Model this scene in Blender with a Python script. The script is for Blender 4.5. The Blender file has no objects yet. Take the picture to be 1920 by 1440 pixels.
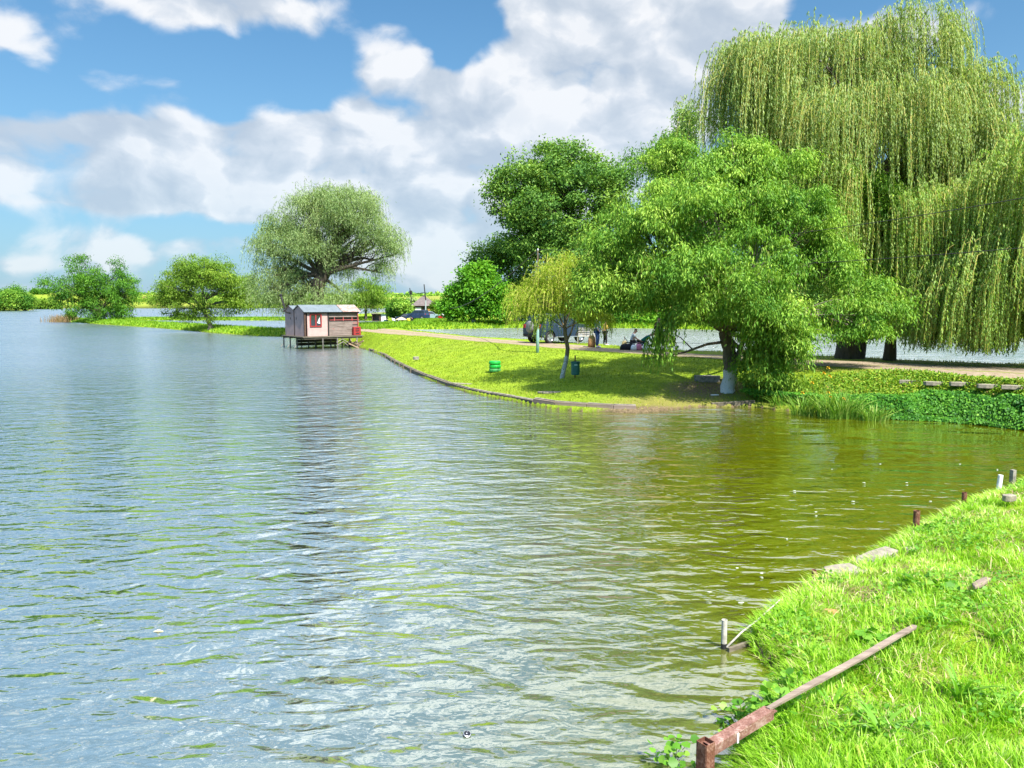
import bpy, math
import numpy as np
from mathutils import Vector, Matrix
R = math.radians
rng = np.random.default_rng(11)
scene = bpy.context.scene
col = scene.collection

# ------------------------------------------------------------------ camera
CAM_H, FPX = 3.4, 1450.0
PITCH = math.atan(148 / FPX)
cd = bpy.data.cameras.new('camera'); cam = bpy.data.objects.new('camera', cd); col.objects.link(cam)
cam.location = (0, 0, CAM_H); cam.rotation_euler = (math.pi / 2 - PITCH, 0, 0)
cd.sensor_width = 36; cd.lens = FPX / 1920 * 36; cd.clip_end = 9000; cd.clip_start = 0.05
scene.camera = cam
scene.view_settings.view_transform = 'Standard'; scene.view_settings.look = 'None'
scene.view_settings.exposure = 1.25; scene.view_settings.gamma = 1
scene.cycles.use_denoising = True
scene.cycles.max_bounces = 6; scene.cycles.transmission_bounces = 3; scene.cycles.transparent_max_bounces = 4
scene.cycles.diffuse_bounces = 3; scene.cycles.glossy_bounces = 3
scene.cycles.sample_clamp_indirect = 6; scene.cycles.caustics_reflective = False; scene.cycles.caustics_refractive = False

CP, SP = math.cos(PITCH), math.sin(PITCH)
def ray(px, py):
    u, v = (px - 960) / FPX, (720 - py) / FPX
    return np.array([u, CP + v * SP, -SP + v * CP])
def G(px, py, z=0.0):                     # point of the plane at height z seen at a place of the photo
    d = ray(px, py); t = (z - CAM_H) / d[2]
    return (d[0] * t, d[1] * t)
def Q(px, py, dist):                      # point at a known distance
    d = ray(px, py); t = dist / d[1]
    return np.array([d[0] * t, dist, CAM_H + d[2] * t])

# ------------------------------------------------------------------ node helpers
def newmat(name):
    m = bpy.data.materials.new(name); m.use_nodes = True
    nt = m.node_tree; nt.nodes.clear()
    return m, nt
class N:
    def __init__(s, nt): s.nt = nt
    def node(s, t, **k):
        n = s.nt.nodes.new(t)
        for a, b in k.items(): setattr(n, a, b)
        return n
    def put(s, sock, v):
        if isinstance(v, bpy.types.NodeSocket): s.nt.links.new(v, sock)
        elif v is not None:
            if isinstance(v, tuple) and len(v) == 3 and len(sock.default_value) == 4: v = v + (1,)
            sock.default_value = v
    def m(s, op, a, b=None, c=None, clamp=False):
        n = s.node('ShaderNodeMath', operation=op, use_clamp=clamp)
        for i, x in enumerate((a, b, c)):
            if x is not None: s.put(n.inputs[i], x)
        return n.outputs[0]
    def vm(s, op, a, b=None):
        n = s.node('ShaderNodeVectorMath', operation=op)
        s.put(n.inputs[0], a)
        if b is not None: s.put(n.inputs[1] if op != 'SCALE' else n.inputs['Scale'], b)
        return n.outputs[0]
    def noise(s, vec, scale, detail=3, rough=0.5, dist=0.0):
        n = s.node('ShaderNodeTexNoise'); s.put(n.inputs['Vector'], vec)
        n.inputs['Scale'].default_value = scale; n.inputs['Detail'].default_value = detail
        n.inputs['Roughness'].default_value = rough; n.inputs['Distortion'].default_value = dist
        return n.outputs[0]
    def mapping(s, vec, loc=(0,0,0), rot=(0,0,0), scale=(1,1,1)):
        n = s.node('ShaderNodeMapping'); s.put(n.inputs[0], vec)
        n.inputs[1].default_value = loc; n.inputs[2].default_value = rot; n.inputs[3].default_value = scale
        return n.outputs[0]
    def ramp(s, fac, stops, interp='LINEAR'):
        n = s.node('ShaderNodeValToRGB'); s.put(n.inputs[0], fac); cr = n.color_ramp; cr.interpolation = interp
        while len(cr.elements) < len(stops): cr.elements.new(0.5)
        for e, (p, c) in zip(cr.elements, stops): e.position = p; e.color = tuple(c) + (1,) if len(c) == 3 else c
        return n.outputs[0]
    def mix(s, f, a, b, mode='MIX'):
        n = s.node('ShaderNodeMix', data_type='RGBA', blend_type=mode)
        s.put(n.inputs[0], f); s.put(n.inputs[6], a); s.put(n.inputs[7], b)
        return n.outputs[2]
    def sstep(s, x, lo, hi):
        n = s.node('ShaderNodeMapRange', interpolation_type='SMOOTHSTEP'); s.put(n.inputs[0], x)
        n.inputs[1].default_value = lo; n.inputs[2].default_value = hi
        return n.outputs[0]
    def bump(s, h, strength=0.5, dist=0.02):
        n = s.node('ShaderNodeBump'); s.put(n.inputs['Height'], h)
        n.inputs['Strength'].default_value = strength; n.inputs['Distance'].default_value = dist
        return n.outputs[0]
    def principled(s, base, rough=0.7, metal=0.0, normal=None, spec=0.5, ior=1.45):
        n = s.node('ShaderNodeBsdfPrincipled'); s.put(n.inputs['Base Color'], base); s.put(n.inputs['Roughness'], rough)
        n.inputs['Metallic'].default_value = metal; n.inputs['Specular IOR Level'].default_value = spec; n.inputs['IOR'].default_value = ior
        if normal is not None: s.put(n.inputs['Normal'], normal)
        return n.outputs[0]
    def out(s, sh):
        o = s.node('ShaderNodeOutputMaterial'); s.put(o.inputs[0], sh)
    def obj(s): return s.node('ShaderNodeTexCoord').outputs['Object']

# ------------------------------------------------------------------ sky: Nishita air with a procedural cloud deck, one sun
SUN_DIR = Vector((0.48, -0.76, 1.24)).normalized()
sun_el = math.asin(SUN_DIR.z); sun_az = math.atan2(SUN_DIR.x, SUN_DIR.y)
world = bpy.data.worlds.new('World'); scene.world = world; world.use_nodes = True
wn = world.node_tree; wn.nodes.clear(); w = N(wn)
sky = w.node('ShaderNodeTexSky', sky_type='NISHITA', sun_disc=False, sun_elevation=sun_el, sun_rotation=sun_az,
             air_density=1.0, dust_density=0.6, ozone_density=2.2)
gen = w.node('ShaderNodeTexCoord').outputs['Generated']
sp = w.node('ShaderNodeSeparateXYZ'); w.put(sp.inputs[0], gen)
az = w.m('ARCTAN2', sp.outputs[0], sp.outputs[1]); el = w.m('ARCSINE', sp.outputs[2])
comb = w.node('ShaderNodeCombineXYZ'); w.put(comb.inputs[0], az); w.put(comb.inputs[1], w.m('MULTIPLY', el, 1.45)); 
base_v = comb.outputs[0]
warp = w.node('ShaderNodeTexNoise'); w.put(warp.inputs['Vector'], base_v); warp.inputs['Scale'].default_value = 5; warp.inputs['Detail'].default_value = 3
wv = w.vm('ADD', base_v, w.vm('SCALE', w.vm('SUBTRACT', warp.outputs['Color'], (0.5, 0.5, 0.5)), 0.10))
# where the cloud banks stand: azimuth, elevation, widths, weight
def sky_at(px, py):
    d = ray(px, py); d = d / np.linalg.norm(d)
    return math.atan2(d[0], d[1]), math.asin(d[2])
banks = [(90,290,240,72,.72),(330,300,270,62,.66),(300,365,330,32,.50),(40,60,150,44,.48),(370,0,200,55,.72),(370,105,70,24,.34),(330,165,140,24,.24),
         (770,150,95,75,.55),(700,245,230,55,.55),(960,300,300,90,.6),(1180,90,280,130,.8),(1330,20,150,90,.5),(1000,230,250,110,.55),(580,275,120,35,.4),
         (830,420,230,80,.50),(640,350,170,60,.35),(850,520,200,30,.3),(420,470,260,24,.22),(140,440,100,42,.40),(20,500,70,16,.3),(260,500,120,16,.2),(1650,60,260,60,.30),(1880,190,120,60,.5),(1000,40,120,40,.2)]
holes = [(480,140,300,70,.32),(60,165,140,45,.30),(590,330,45,45,.38),(870,60,70,60,.42),(1530,20,90,50,.36),(1900,110,110,30,.35),(330,430,260,30,.15),(860,110,40,60,.3),(200,80,120,30,.25)]
field = None
azw = w.m('ADD', az, w.m('MULTIPLY', w.m('SUBTRACT', w.noise(base_v, 9, 3), 0.5), 0.10))
elw = w.m('ADD', el, w.m('MULTIPLY', w.m('SUBTRACT', w.noise(w.vm('ADD', base_v, (7.1, 3.3, 0)), 9, 3), 0.5), 0.055))
for sgn, L in ((1, banks), (-1, holes)):
    for (px, py, rx, ry, wt) in L:
        a, e = sky_at(px, py); sx, sy = rx / FPX, ry / FPX
        dx = w.m('MULTIPLY', w.m('SUBTRACT', azw, a), 1 / sx); dy = w.m('MULTIPLY', w.m('SUBTRACT', elw, e), 1 / sy)
        r2 = w.m('MULTIPLY_ADD', dx, dx, w.m('MULTIPLY', dy, dy))
        g = w.m('MULTIPLY', w.m('EXPONENT', w.m('MULTIPLY', r2, -1)), sgn * wt)
        field = g if field is None else w.m('ADD', field, g)
field = w.m('MINIMUM', field, 0.60)
f1 = w.noise(wv, 4.6, 9, 0.58)
def billow(v, f):                        # cauliflower heads on the cumulus
    for sc_, k_ in ((8.0, .26), (17.0, .14), (34.0, .06)):
        vo = w.node('ShaderNodeTexVoronoi', feature='F1', voronoi_dimensions='2D'); w.put(vo.inputs['Vector'], v); vo.inputs['Scale'].default_value = sc_
        f = w.m('ADD', f, w.m('MULTIPLY', w.m('SUBTRACT', .24, w.m('MULTIPLY', vo.outputs['Distance'], vo.outputs['Distance'])), k_))
    return f
off = w.vm('ADD', wv, (0.022, 0.040, 0.0))
f2 = billow(off, w.noise(off, 4.6, 9, 0.57)); f1 = billow(wv, w.noise(wv, 4.6, 9, 0.57))
high = w.m('MULTIPLY', w.sstep(el, 0.36, 0.62), w.m('MULTIPLY_ADD', w.sstep(az, -.45, -.1), .24, .20))  # extra cloud above the view, added for fill light and water reflections
dens = w.m('ADD', w.m('ADD', field, w.m('MULTIPLY', w.m('SUBTRACT', f1, 0.5), 1.35)), w.m('ADD', high, -0.27))
alpha = w.sstep(dens, -0.09, 0.20)
lit = w.m('MULTIPLY_ADD', w.m('SUBTRACT', f1, f2), 4.6, 0.60, clamp=True)
thick = w.sstep(dens, 0.15, 0.75)
lit = w.m('SUBTRACT', lit, w.m('MULTIPLY', thick, w.m('SUBTRACT', 0.22, w.m('MULTIPLY', w.sstep(el, 0.38, 0.6), 0.30))), clamp=True)
puff = w.sstep(w.noise(wv, 16, 5, 0.5), 0.42, 0.72)
lit = w.m('MULTIPLY_ADD', puff, 0.22, lit, clamp=True)
ccol = w.ramp(lit, [(0, (2.75, 3.15, 3.7)), (0.35, (3.2, 3.55, 4.0)), (0.7, (3.9, 4.15, 4.5)), (1, (4.9, 4.95, 5.05))])
# air: Nishita, tinted to the deep clean blue of the photo's air and milky towards the horizon
blue = w.mix(1.0, sky.outputs[0], (0.32, 0.645, 0.775, 1), 'MULTIPLY')
hz = w.m('EXPONENT', w.m('MULTIPLY', w.m('ABSOLUTE', el), -5.5))
blue = w.mix(w.m('MULTIPLY', hz, 0.92), blue, (2.15, 2.95, 3.75, 1))
allc = w.mix(w.m('MULTIPLY', alpha, w.m('SUBTRACT', 1, w.m('MULTIPLY', hz, 0.45))), blue, ccol)
zen = w.m('MULTIPLY_ADD', w.sstep(el, .36, .65), 1.15, 1.0)  # unseen upper sky brightened to add ambient light and brighter reflections
bg = w.node('ShaderNodeBackground'); w.put(bg.inputs[0], w.vm('SCALE', allc, zen)); bg.inputs[1].default_value = 0.085
wo = w.node('ShaderNodeOutputWorld'); w.put(wo.inputs[0], bg.outputs[0])
world.cycles.sampling_method = 'MANUAL'; world.cycles.sample_map_resolution = 512
sd = bpy.data.lights.new('sun', 'SUN'); sd.energy = 4.7; sd.angle = R(0.53); sd.color = (1, 0.955, 0.88)
sun = bpy.data.objects.new('sun', sd); col.objects.link(sun); sun.rotation_euler = SUN_DIR.to_track_quat('Z', 'Y').to_euler()

# ------------------------------------------------------------------ mesh helpers
def tag(o, label=None, cat=None, group=None, kind=None):
    if label: o['label'] = label
    if cat: o['category'] = cat
    if group: o['group'] = group
    if kind: o['kind'] = kind
    return o
def empty(name, loc=(0, 0, 0), rz=0.0):
    o = bpy.data.objects.new(name, None); col.objects.link(o); o.location = loc; o.rotation_euler = (0, 0, rz)
    o.empty_display_size = 0.2
    return o
def npmesh(name, verts, faces, mats=(), parent=None, attr=None, midx=None, smooth=False, loc=None):
    """faces: array (n,3) or (n,4), or list of arrays"""
    me = bpy.data.meshes.new(name)
    verts = np.asarray(verts, dtype=np.float32)
    fl = faces if isinstance(faces, list) else [faces]
    fl = [np.asarray(f, dtype=np.int32) for f in fl if len(f)]
    loops = np.concatenate([f.ravel() for f in fl]); tot = np.concatenate([np.full(len(f), f.shape[1], dtype=np.int32) for f in fl])
    start = np.concatenate([[0], np.cumsum(tot)[:-1]]).astype(np.int32)
    me.vertices.add(len(verts)); me.vertices.foreach_set('co', verts.ravel())
    me.loops.add(len(loops)); me.loops.foreach_set('vertex_index', loops)
    me.polygons.add(len(tot)); me.polygons.foreach_set('loop_start', start)
    if midx is not None: me.polygons.foreach_set('material_index', np.asarray(midx, dtype=np.int32))
    if smooth: me.polygons.foreach_set('use_smooth', np.ones(len(tot), dtype=bool))
    if attr:
        for k, a in attr.items():
            at = me.attributes.new(k, 'FLOAT', 'POINT'); at.data.foreach_set('value', np.asarray(a, dtype=np.float32))
    me.update(calc_edges=True)
    for m in mats: me.materials.append(m)
    o = bpy.data.objects.new(name, me); col.objects.link(o)
    if parent: o.parent = parent
    if loc is not None: o.location = loc
    return o

class MB:
    def __init__(s): s.v = []; s.f = []
    def add(s, vs, fs):
        b = len(s.v); s.v += [tuple(x) for x in vs]; s.f += [tuple(b + i for i in f) for f in fs]; return s
    def box(s, c, d, M=None, jit=0):
        x, y, z = c; a, b, e = d[0] / 2, d[1] / 2, d[2] / 2
        vs = [Vector((i * a, j * b, k * e)) for i in (-1, 1) for j in (-1, 1) for k in (-1, 1)]
        if jit: vs = [p + Vector(rng.uniform(-jit, jit, 3)) for p in vs]
        if M is not None: vs = [M @ p for p in vs]
        vs = [p + Vector(c) for p in vs]
        return s.add(vs, [(0, 1, 3, 2), (4, 6, 7, 5), (0, 4, 5, 1), (2, 3, 7, 6), (0, 2, 6, 4), (1, 5, 7, 3)])
    def tube(s, pts, rad, n=8, cap=True):
        pts = [Vector(p) for p in pts]; rad = rad if hasattr(rad, '__len__') else [rad] * len(pts)
        b = len(s.v); up = Vector((0, 0, 1)); prev = None
        for i, p in enumerate(pts):
            t = (pts[min(i + 1, len(pts) - 1)] - pts[max(i - 1, 0)]).normalized()
            if prev is None:
                a = t.cross(up if abs(t.z) < 0.9 else Vector((1, 0, 0))).normalized()
            else: a = (prev - t * prev.dot(t)).normalized()
            prev = a; c = t.cross(a)
            for k in range(n):
                q = 2 * math.pi * k / n; s.v.append(tuple(p + (a * math.cos(q) + c * math.sin(q)) * rad[i]))
        for i in range(len(pts) - 1):
            for k in range(n):
                k2 = (k + 1) % n; s.f.append((b + i * n + k, b + i * n + k2, b + (i + 1) * n + k2, b + (i + 1) * n + k))
        if cap: s.f.append(tuple(b + k for k in range(n))[::-1]); s.f.append(tuple(b + (len(pts) - 1) * n + k for k in range(n)))
        return s
    def lathe(s, prof, n=16, c=(0, 0, 0), axis='z', closed=False):
        b = len(s.v)
        for r, z in prof:
            for k in range(n):
                q = 2 * math.pi * k / n; x, y = r * math.cos(q), r * math.sin(q)
                p = (x, y, z) if axis == 'z' else ((x, z, y) if axis == 'y' else (z, x, y))
                s.v.append((p[0] + c[0], p[1] + c[1], p[2] + c[2]))
        m = len(prof)
        for i in range(m if closed else m - 1):
            for k in range(n):
                k2 = (k + 1) % n; j = (i + 1) % m; s.f.append((b + i * n + k, b + i * n + k2, b + j * n + k2, b + j * n + k))
        return s
    def prism(s, poly, t0, t1, axis='y'):
        n = len(poly); b = len(s.v)
        for t in (t0, t1):
            for (x, z) in poly: s.v.append((x, t, z) if axis == 'y' else ((t, x, z) if axis == 'x' else (x, z, t)))
        s.f.append(tuple(range(b, b + n))); s.f.append(tuple(range(b + 2 * n - 1, b + n - 1, -1)))
        for i in range(n): j = (i + 1) % n; s.f.append((b + i, b + n + i, b + n + j, b + j))
        return s
    def build(s, name, mat, parent=None, bevel=0, smooth=False, loc=None, subd=0):
        me = bpy.data.meshes.new(name); me.from_pydata(s.v, [], s.f)
        if smooth: me.polygons.foreach_set('use_smooth', [True] * len(me.polygons))
        me.materials.append(mat); o = bpy.data.objects.new(name, me); col.objects.link(o)
        import bmesh
        bm = bmesh.new(); bm.from_mesh(me); bmesh.ops.recalc_face_normals(bm, faces=bm.faces); bm.to_mesh(me); bm.free()
        if bevel:
            m = o.modifiers.new('bevel', 'BEVEL'); m.width = bevel; m.segments = 2; m.limit_method = 'ANGLE'
        if subd: m = o.modifiers.new('sub', 'SUBSURF'); m.levels = subd; m.render_levels = subd
        if parent: o.parent = parent
        if loc is not None: o.location = loc
        return o
def RZ(a): return Matrix.Rotation(a, 3, 'Z')

# value noise
def _h(ix, iy, seed):
    n = (ix.astype(np.int64) * 374761393 + iy.astype(np.int64) * 668265263 + seed * 974634777) & 0x7fffffff
    n = (n ^ (n >> 13)) * 1274126177 & 0x7fffffff
    return ((n ^ (n >> 16)) & 0xffff) / 65535.0
def vn(x, y, s, seed=0):
    x = np.asarray(x) / s; y = np.asarray(y) / s; ix = np.floor(x); iy = np.floor(y); fx = x - ix; fy = y - iy
    fx = fx * fx * (3 - 2 * fx); fy = fy * fy * (3 - 2 * fy); ix = ix.astype(np.int64); iy = iy.astype(np.int64)
    return (_h(ix, iy, seed) * (1 - fx) + _h(ix + 1, iy, seed) * fx) * (1 - fy) + (_h(ix, iy + 1, seed) * (1 - fx) + _h(ix + 1, iy + 1, seed) * fx) * fy
def fbm(x, y, s, seed=0, o=3):
    return sum(vn(x, y, s / 2 ** i, seed + i) * 0.5 ** i for i in range(o)) / sum(0.5 ** i for i in range(o))
def sm(t): t = np.clip(t, 0, 1); return t * t * (3 - 2 * t)

# ------------------------------------------------------------------ land: plan outlines of the banks and dykes
def sdist(poly, x, y):                    # signed distance, positive inside
    P = np.asarray(poly, float); d = np.full(x.shape, 1e18); ins = np.zeros(x.shape, bool)
    for i in range(len(P)):
        a = P[i]; b = P[(i + 1) % len(P)]; e = b - a
        px, py = x - a[0], y - a[1]; t = np.clip((px * e[0] + py * e[1]) / (e @ e + 1e-12), 0, 1)
        d = np.minimum(d, (px - t * e[0]) ** 2 + (py - t * e[1]) ** 2)
        c = (a[1] > y) != (b[1] > y)
        if b[1] != a[1]: ins ^= c & (x < (b[0] - a[0]) * (y - a[1]) / (b[1] - a[1]) + a[0])
    d = np.sqrt(d); return np.where(ins, d, -d)

dyke_front = [(2300,842),(2100,822),(1920,803),(1840,793),(1760,786),(1660,781),(1560,776),(1480,768),(1405,760),(1300,762),(1240,769),(1190,772),
              (1100,769),(1040,764),(960,750),(880,735),(800,709),(755,688),(720,668),(692,656)]
dyke_back = [(2300,716),(1920,682),(1860,682),(1700,676),(1600,670),(1450,664),(1350,660),(1200,654),(1130,646),(1000,638),(957,635),(902,632),(855,628),(769,619.5)]
crest_f = [(2300,752),(1920,722),(1800,713),(1700,702),(1600,695),(1500,689),(1400,680),(1300,671),(1200,666),(1080,660),(1000,652),(928,646),(850,639),(760,630.5),(700,626)]
DF = [G(px, py, 0.05) for px, py in dyke_front]
DB = [tuple(np.array(G(px, py, 1.1)) + np.array([0, 0.75])) for px, py in dyke_back]
DB_top = [tuple(np.array(G(px, py, 1.12)) - np.array([0, 0.1])) for px, py in dyke_back]
CF = [G(px, py, 1.15) for px, py in crest_f]
LEFT_END = [(-14.2, 66), (-17.5, 73), (-22, 80), (-25, 84), (-25, 91), (-16, 92), (-13, 84)]
DYKE = DF + LEFT_END + DB[::-1]
DYKE_IN = CF + [(-13.6, 68), (-17, 76), (-22.5, 84), (-23.6, 89), (-16, 90), (-12.0, 80)] + DB_top[::-1]
spit_px = [(600,637),(535,631.5),(480,630),(400,624.5),(300,615.5),(200,609),(140,604.5),(106,603)]
SF = [G(a, b) for a, b in spit_px]
SPIT = SF + [(x + 2, y + wd) for (x, y), wd in list(zip(SF, (9, 8, 7, 7, 6, 7, 7, 4)))[::-1]]
pond_far = [(766,618),(850,617),(957,615),(1130,615),(1260,616.5),(1350,619),(1560,626),(1700,631),(1860,633)]
PF = [G(a, b, 0.7) for a, b in pond_far]
FAR = [(-24, 88), (-19, 80), (-12.5, 70)] + PF + [(80, 52), (400, 40), (2500, 300), (2500, 5200), (-120, 5200), (-75, 820), (-60, 420), (-48, 200), (-40, 182),
      G(715, 600.6), G(760, 605), (-17.5, 135), (-14, 112), (-14.5, 100), (-19, 94)]
THIN = [(-28, 170), (-60, 173), (-88, 173), (-92, 175), (-88, 177), (-60, 178.5), (-28, 182)]
SHORE = [(-1500, 260), (-520, 400), G(0, 583.3), G(40, 582.3), G(66, 581), (-430, 640), G(110, 578.6), G(200, 578.3), G(400, 578), G(560, 577.6), (-140, 830), (-100, 860), (-60, 900),
         (-60, 5200), (-5000, 5200), (-5000, 260)]
near_px = [(2300,800),(2050,862),(1980,884),(1920,906),(1880,926),(1810,954),(1715,1003),(1640,1050),(1540,1095),(1470,1145),(1418,1190),(1436,1222),(1478,1258),
           (1480,1295),(1452,1335),(1425,1380),(1405,1440)]
NEAR = [G(a, b, 0.06) for a, b in near_px] + [(1.55, 4.6), (0.9, 3.4), (-1.2, 1.6), (-3, -3), (-20, -60), (-100, -200), (-400, -600), (500, -400), (500, 12)]

def height(x, y):
    x = np.asarray(x, float); y = np.asarray(y, float); rr = np.hypot(x, y)
    h = np.full(x.shape, -0.9)
    # pond bed between the dykes
    n1 = fbm(x, y, 2.5, 3); n2 = fbm(x, y, 0.6, 9, 2)
    def under(sdv, edge, steep): return np.where(sdv < 0, np.maximum(-0.9, edge + sdv * steep), 0)
    # main dyke
    m = (rr < 140)
    if m.any():
        xs, ys = x[m], y[m]
        so = sdist(DYKE, xs, ys); si = sdist(DYKE_IN, xs, ys)
        t = np.where(si > 0, 1.0, so / (so - np.minimum(si, 0) + 1e-9))
        pondside = np.zeros(xs.shape, bool)
        # which side: nearer to back line than to front line
        dfr = np.min([np.hypot(xs - a, ys - b) for a, b in _dense(DF)], axis=0); dbk = np.min([np.hypot(xs - a, ys - b) for a, b in _dense(DB)], axis=0)
        bk = dbk < dfr
        e0 = np.where(bk, 0.66, 0.10)
        n1s, n2s = n1[m], n2[m]
        hd = e0 + (1.15 - e0) * (0.35 * t + 0.65 * sm(t)) + (n1s - 0.5) * 0.16 * np.clip(so / 1.5, 0, 1) * (1 - 0.75 * (si > 0)) + (n2s - .5) * .05 * np.clip(so / .6, 0, 1) * (si < 0)
        hd = np.where(so > 0, hd, np.maximum(-0.9, e0 + so * 2.6))
        h[m] = np.maximum(h[m], hd)
    def land(poly, edge, top, wid, steep=2.0, lim=None, amp=0.12):
        s = sdist(poly, x, y)
        hh = np.where(s > 0, edge + (top - edge) * sm(s / wid) + (n1 - .5) * amp * np.clip(s, 0, 1), np.maximum(-0.9, edge + s * steep))
        return hh, s
    hs, _ = land(SPIT, 0.12, 0.62, 2.2); h = np.maximum(h, hs)
    hf, sf = land(FAR, 0.75, 1.2, 2.5, 1.2)
    hf = np.where(sf > 0, hf - 0.55 * sm((y - 100) / 30) , hf - 0.65 * sm((y - 92) / 6))
    h = np.maximum(h, np.where((sf > 0) & (rr > 500), hf + 12 * sm((rr - 500) / 900), hf))
    ht, _ = land(THIN, 0.12, 0.55, 1.5, 1.0); h = np.maximum(h, ht)
    hsn, ss = land(SHORE, 0.15, 0.9, 8, 0.3)
    h = np.maximum(h, hsn + np.where(ss > 0, 16 * sm((rr - 760) / 500) * (0.75 + 0.5 * vn(x, y, 300, 5)), 0))
    m = rr < 600; hn = h.copy(); s = sdist(NEAR, x[m], y[m])
    e = 0.14 + (vn(x[m], y[m], .7, 21) - .5) * .08
    slope = np.where(s > 0, e + 0.16 * s + 1.2 * sm((s - 1.5) / 5.0) * 0.8 + (n1[m] - .5) * .16 * np.clip(s / 1.0, 0, 1) + (fbm(x[m], y[m], .5, 31, 2) - .5) * .10 * np.clip(s / .4, 0, 1), np.maximum(-.9, e + s * 1.9))
    slope = np.minimum(slope, 1.75)
    h[m] = np.maximum(h[m], slope)
    return h
def _dense(P, step=1.2, cache={}):
    k = id(P)
    if k in cache: return cache[k]
    out = []
    for a, b in zip(P[:-1], P[1:]):
        n = max(1, int(math.dist(a, b) / step))
        out += [(a[0] + (b[0] - a[0]) * i / n, a[1] + (b[1] - a[1]) * i / n) for i in range(n)]
    cache[k] = out + [P[-1]]; return cache[k]
def GH(px, py):                           # first point of the land seen at a place of the photo
    d = ray(px, py); t = np.exp(np.linspace(math.log(2.5), math.log(260), 1400)); X, Y, Z = d[0] * t, d[1] * t, CAM_H + d[2] * t
    k = np.nonzero(height(X, Y) >= Z)[0]
    if not len(k): return G(px, py, .1)
    t2 = np.linspace(t[max(k[0] - 1, 0)], t[k[0]], 30); k2 = np.nonzero(height(d[0] * t2, d[1] * t2) >= CAM_H + d[2] * t2)[0]; q = t2[k2[0]] if len(k2) else t[k[0]]
    return (d[0] * q, d[1] * q)
def hz1(x, y): return float(height(np.array([x]), np.array([y]))[0])

# ------------------------------------------------------------------ ground material
def ground_material():
    m, nt = newmat('grassland'); n = N(nt); co = n.obj()
    dirt = n.node('ShaderNodeAttribute', attribute_name='dirt').outputs['Fac']
    dry = n.node('ShaderNodeAttribute', attribute_name='dry').outputs['Fac']
    a = n.noise(co, 1.3, 4, .6); b = n.noise(co, 14, 4, .65); c = n.noise(co, 60, 2, .6)
    mixv = n.m('ADD', n.m('MULTIPLY', a, .5), n.m('MULTIPLY', b, .5))
    g = n.ramp(mixv, [(.30, (.09, .15, .01)), (.47, (.18, .27, .014)), (.60, (.26, .37, .02)), (.75, (.35, .44, .04))])
    d = n.ramp(n.m('ADD', n.m('MULTIPLY', b, .6), n.m('MULTIPLY', c, .4)), [(.3, (.12, .12, .02)), (.55, (.24, .23, .05)), (.75, (.33, .30, .10))])
    so = n.ramp(b, [(.3, (.09, .065, .035)), (.55, (.19, .14, .08)), (.75, (.30, .23, .14))])
    c1 = n.mix(n.sstep(n.m('ADD', dry, n.m('MULTIPLY', n.m('SUBTRACT', b, .5), .9)), .25, .75), g, d)
    c2 = n.mix(n.sstep(n.m('ADD', dirt, n.m('MULTIPLY', n.m('SUBTRACT', b, .5), .7)), .35, .65), c1, so)
    bed = n.node('ShaderNodeAttribute', attribute_name='bed').outputs['Fac']; c2 = n.mix(bed, c2, (.022, .026, .014))
    bp = n.bump(n.m('ADD', n.m('MULTIPLY', b, .06), n.m('MULTIPLY', c, .02)), .9, 1.0)
    n.out(n.principled(c2, .9, 0, bp, .15)); return m
M_ground = ground_material()

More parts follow.
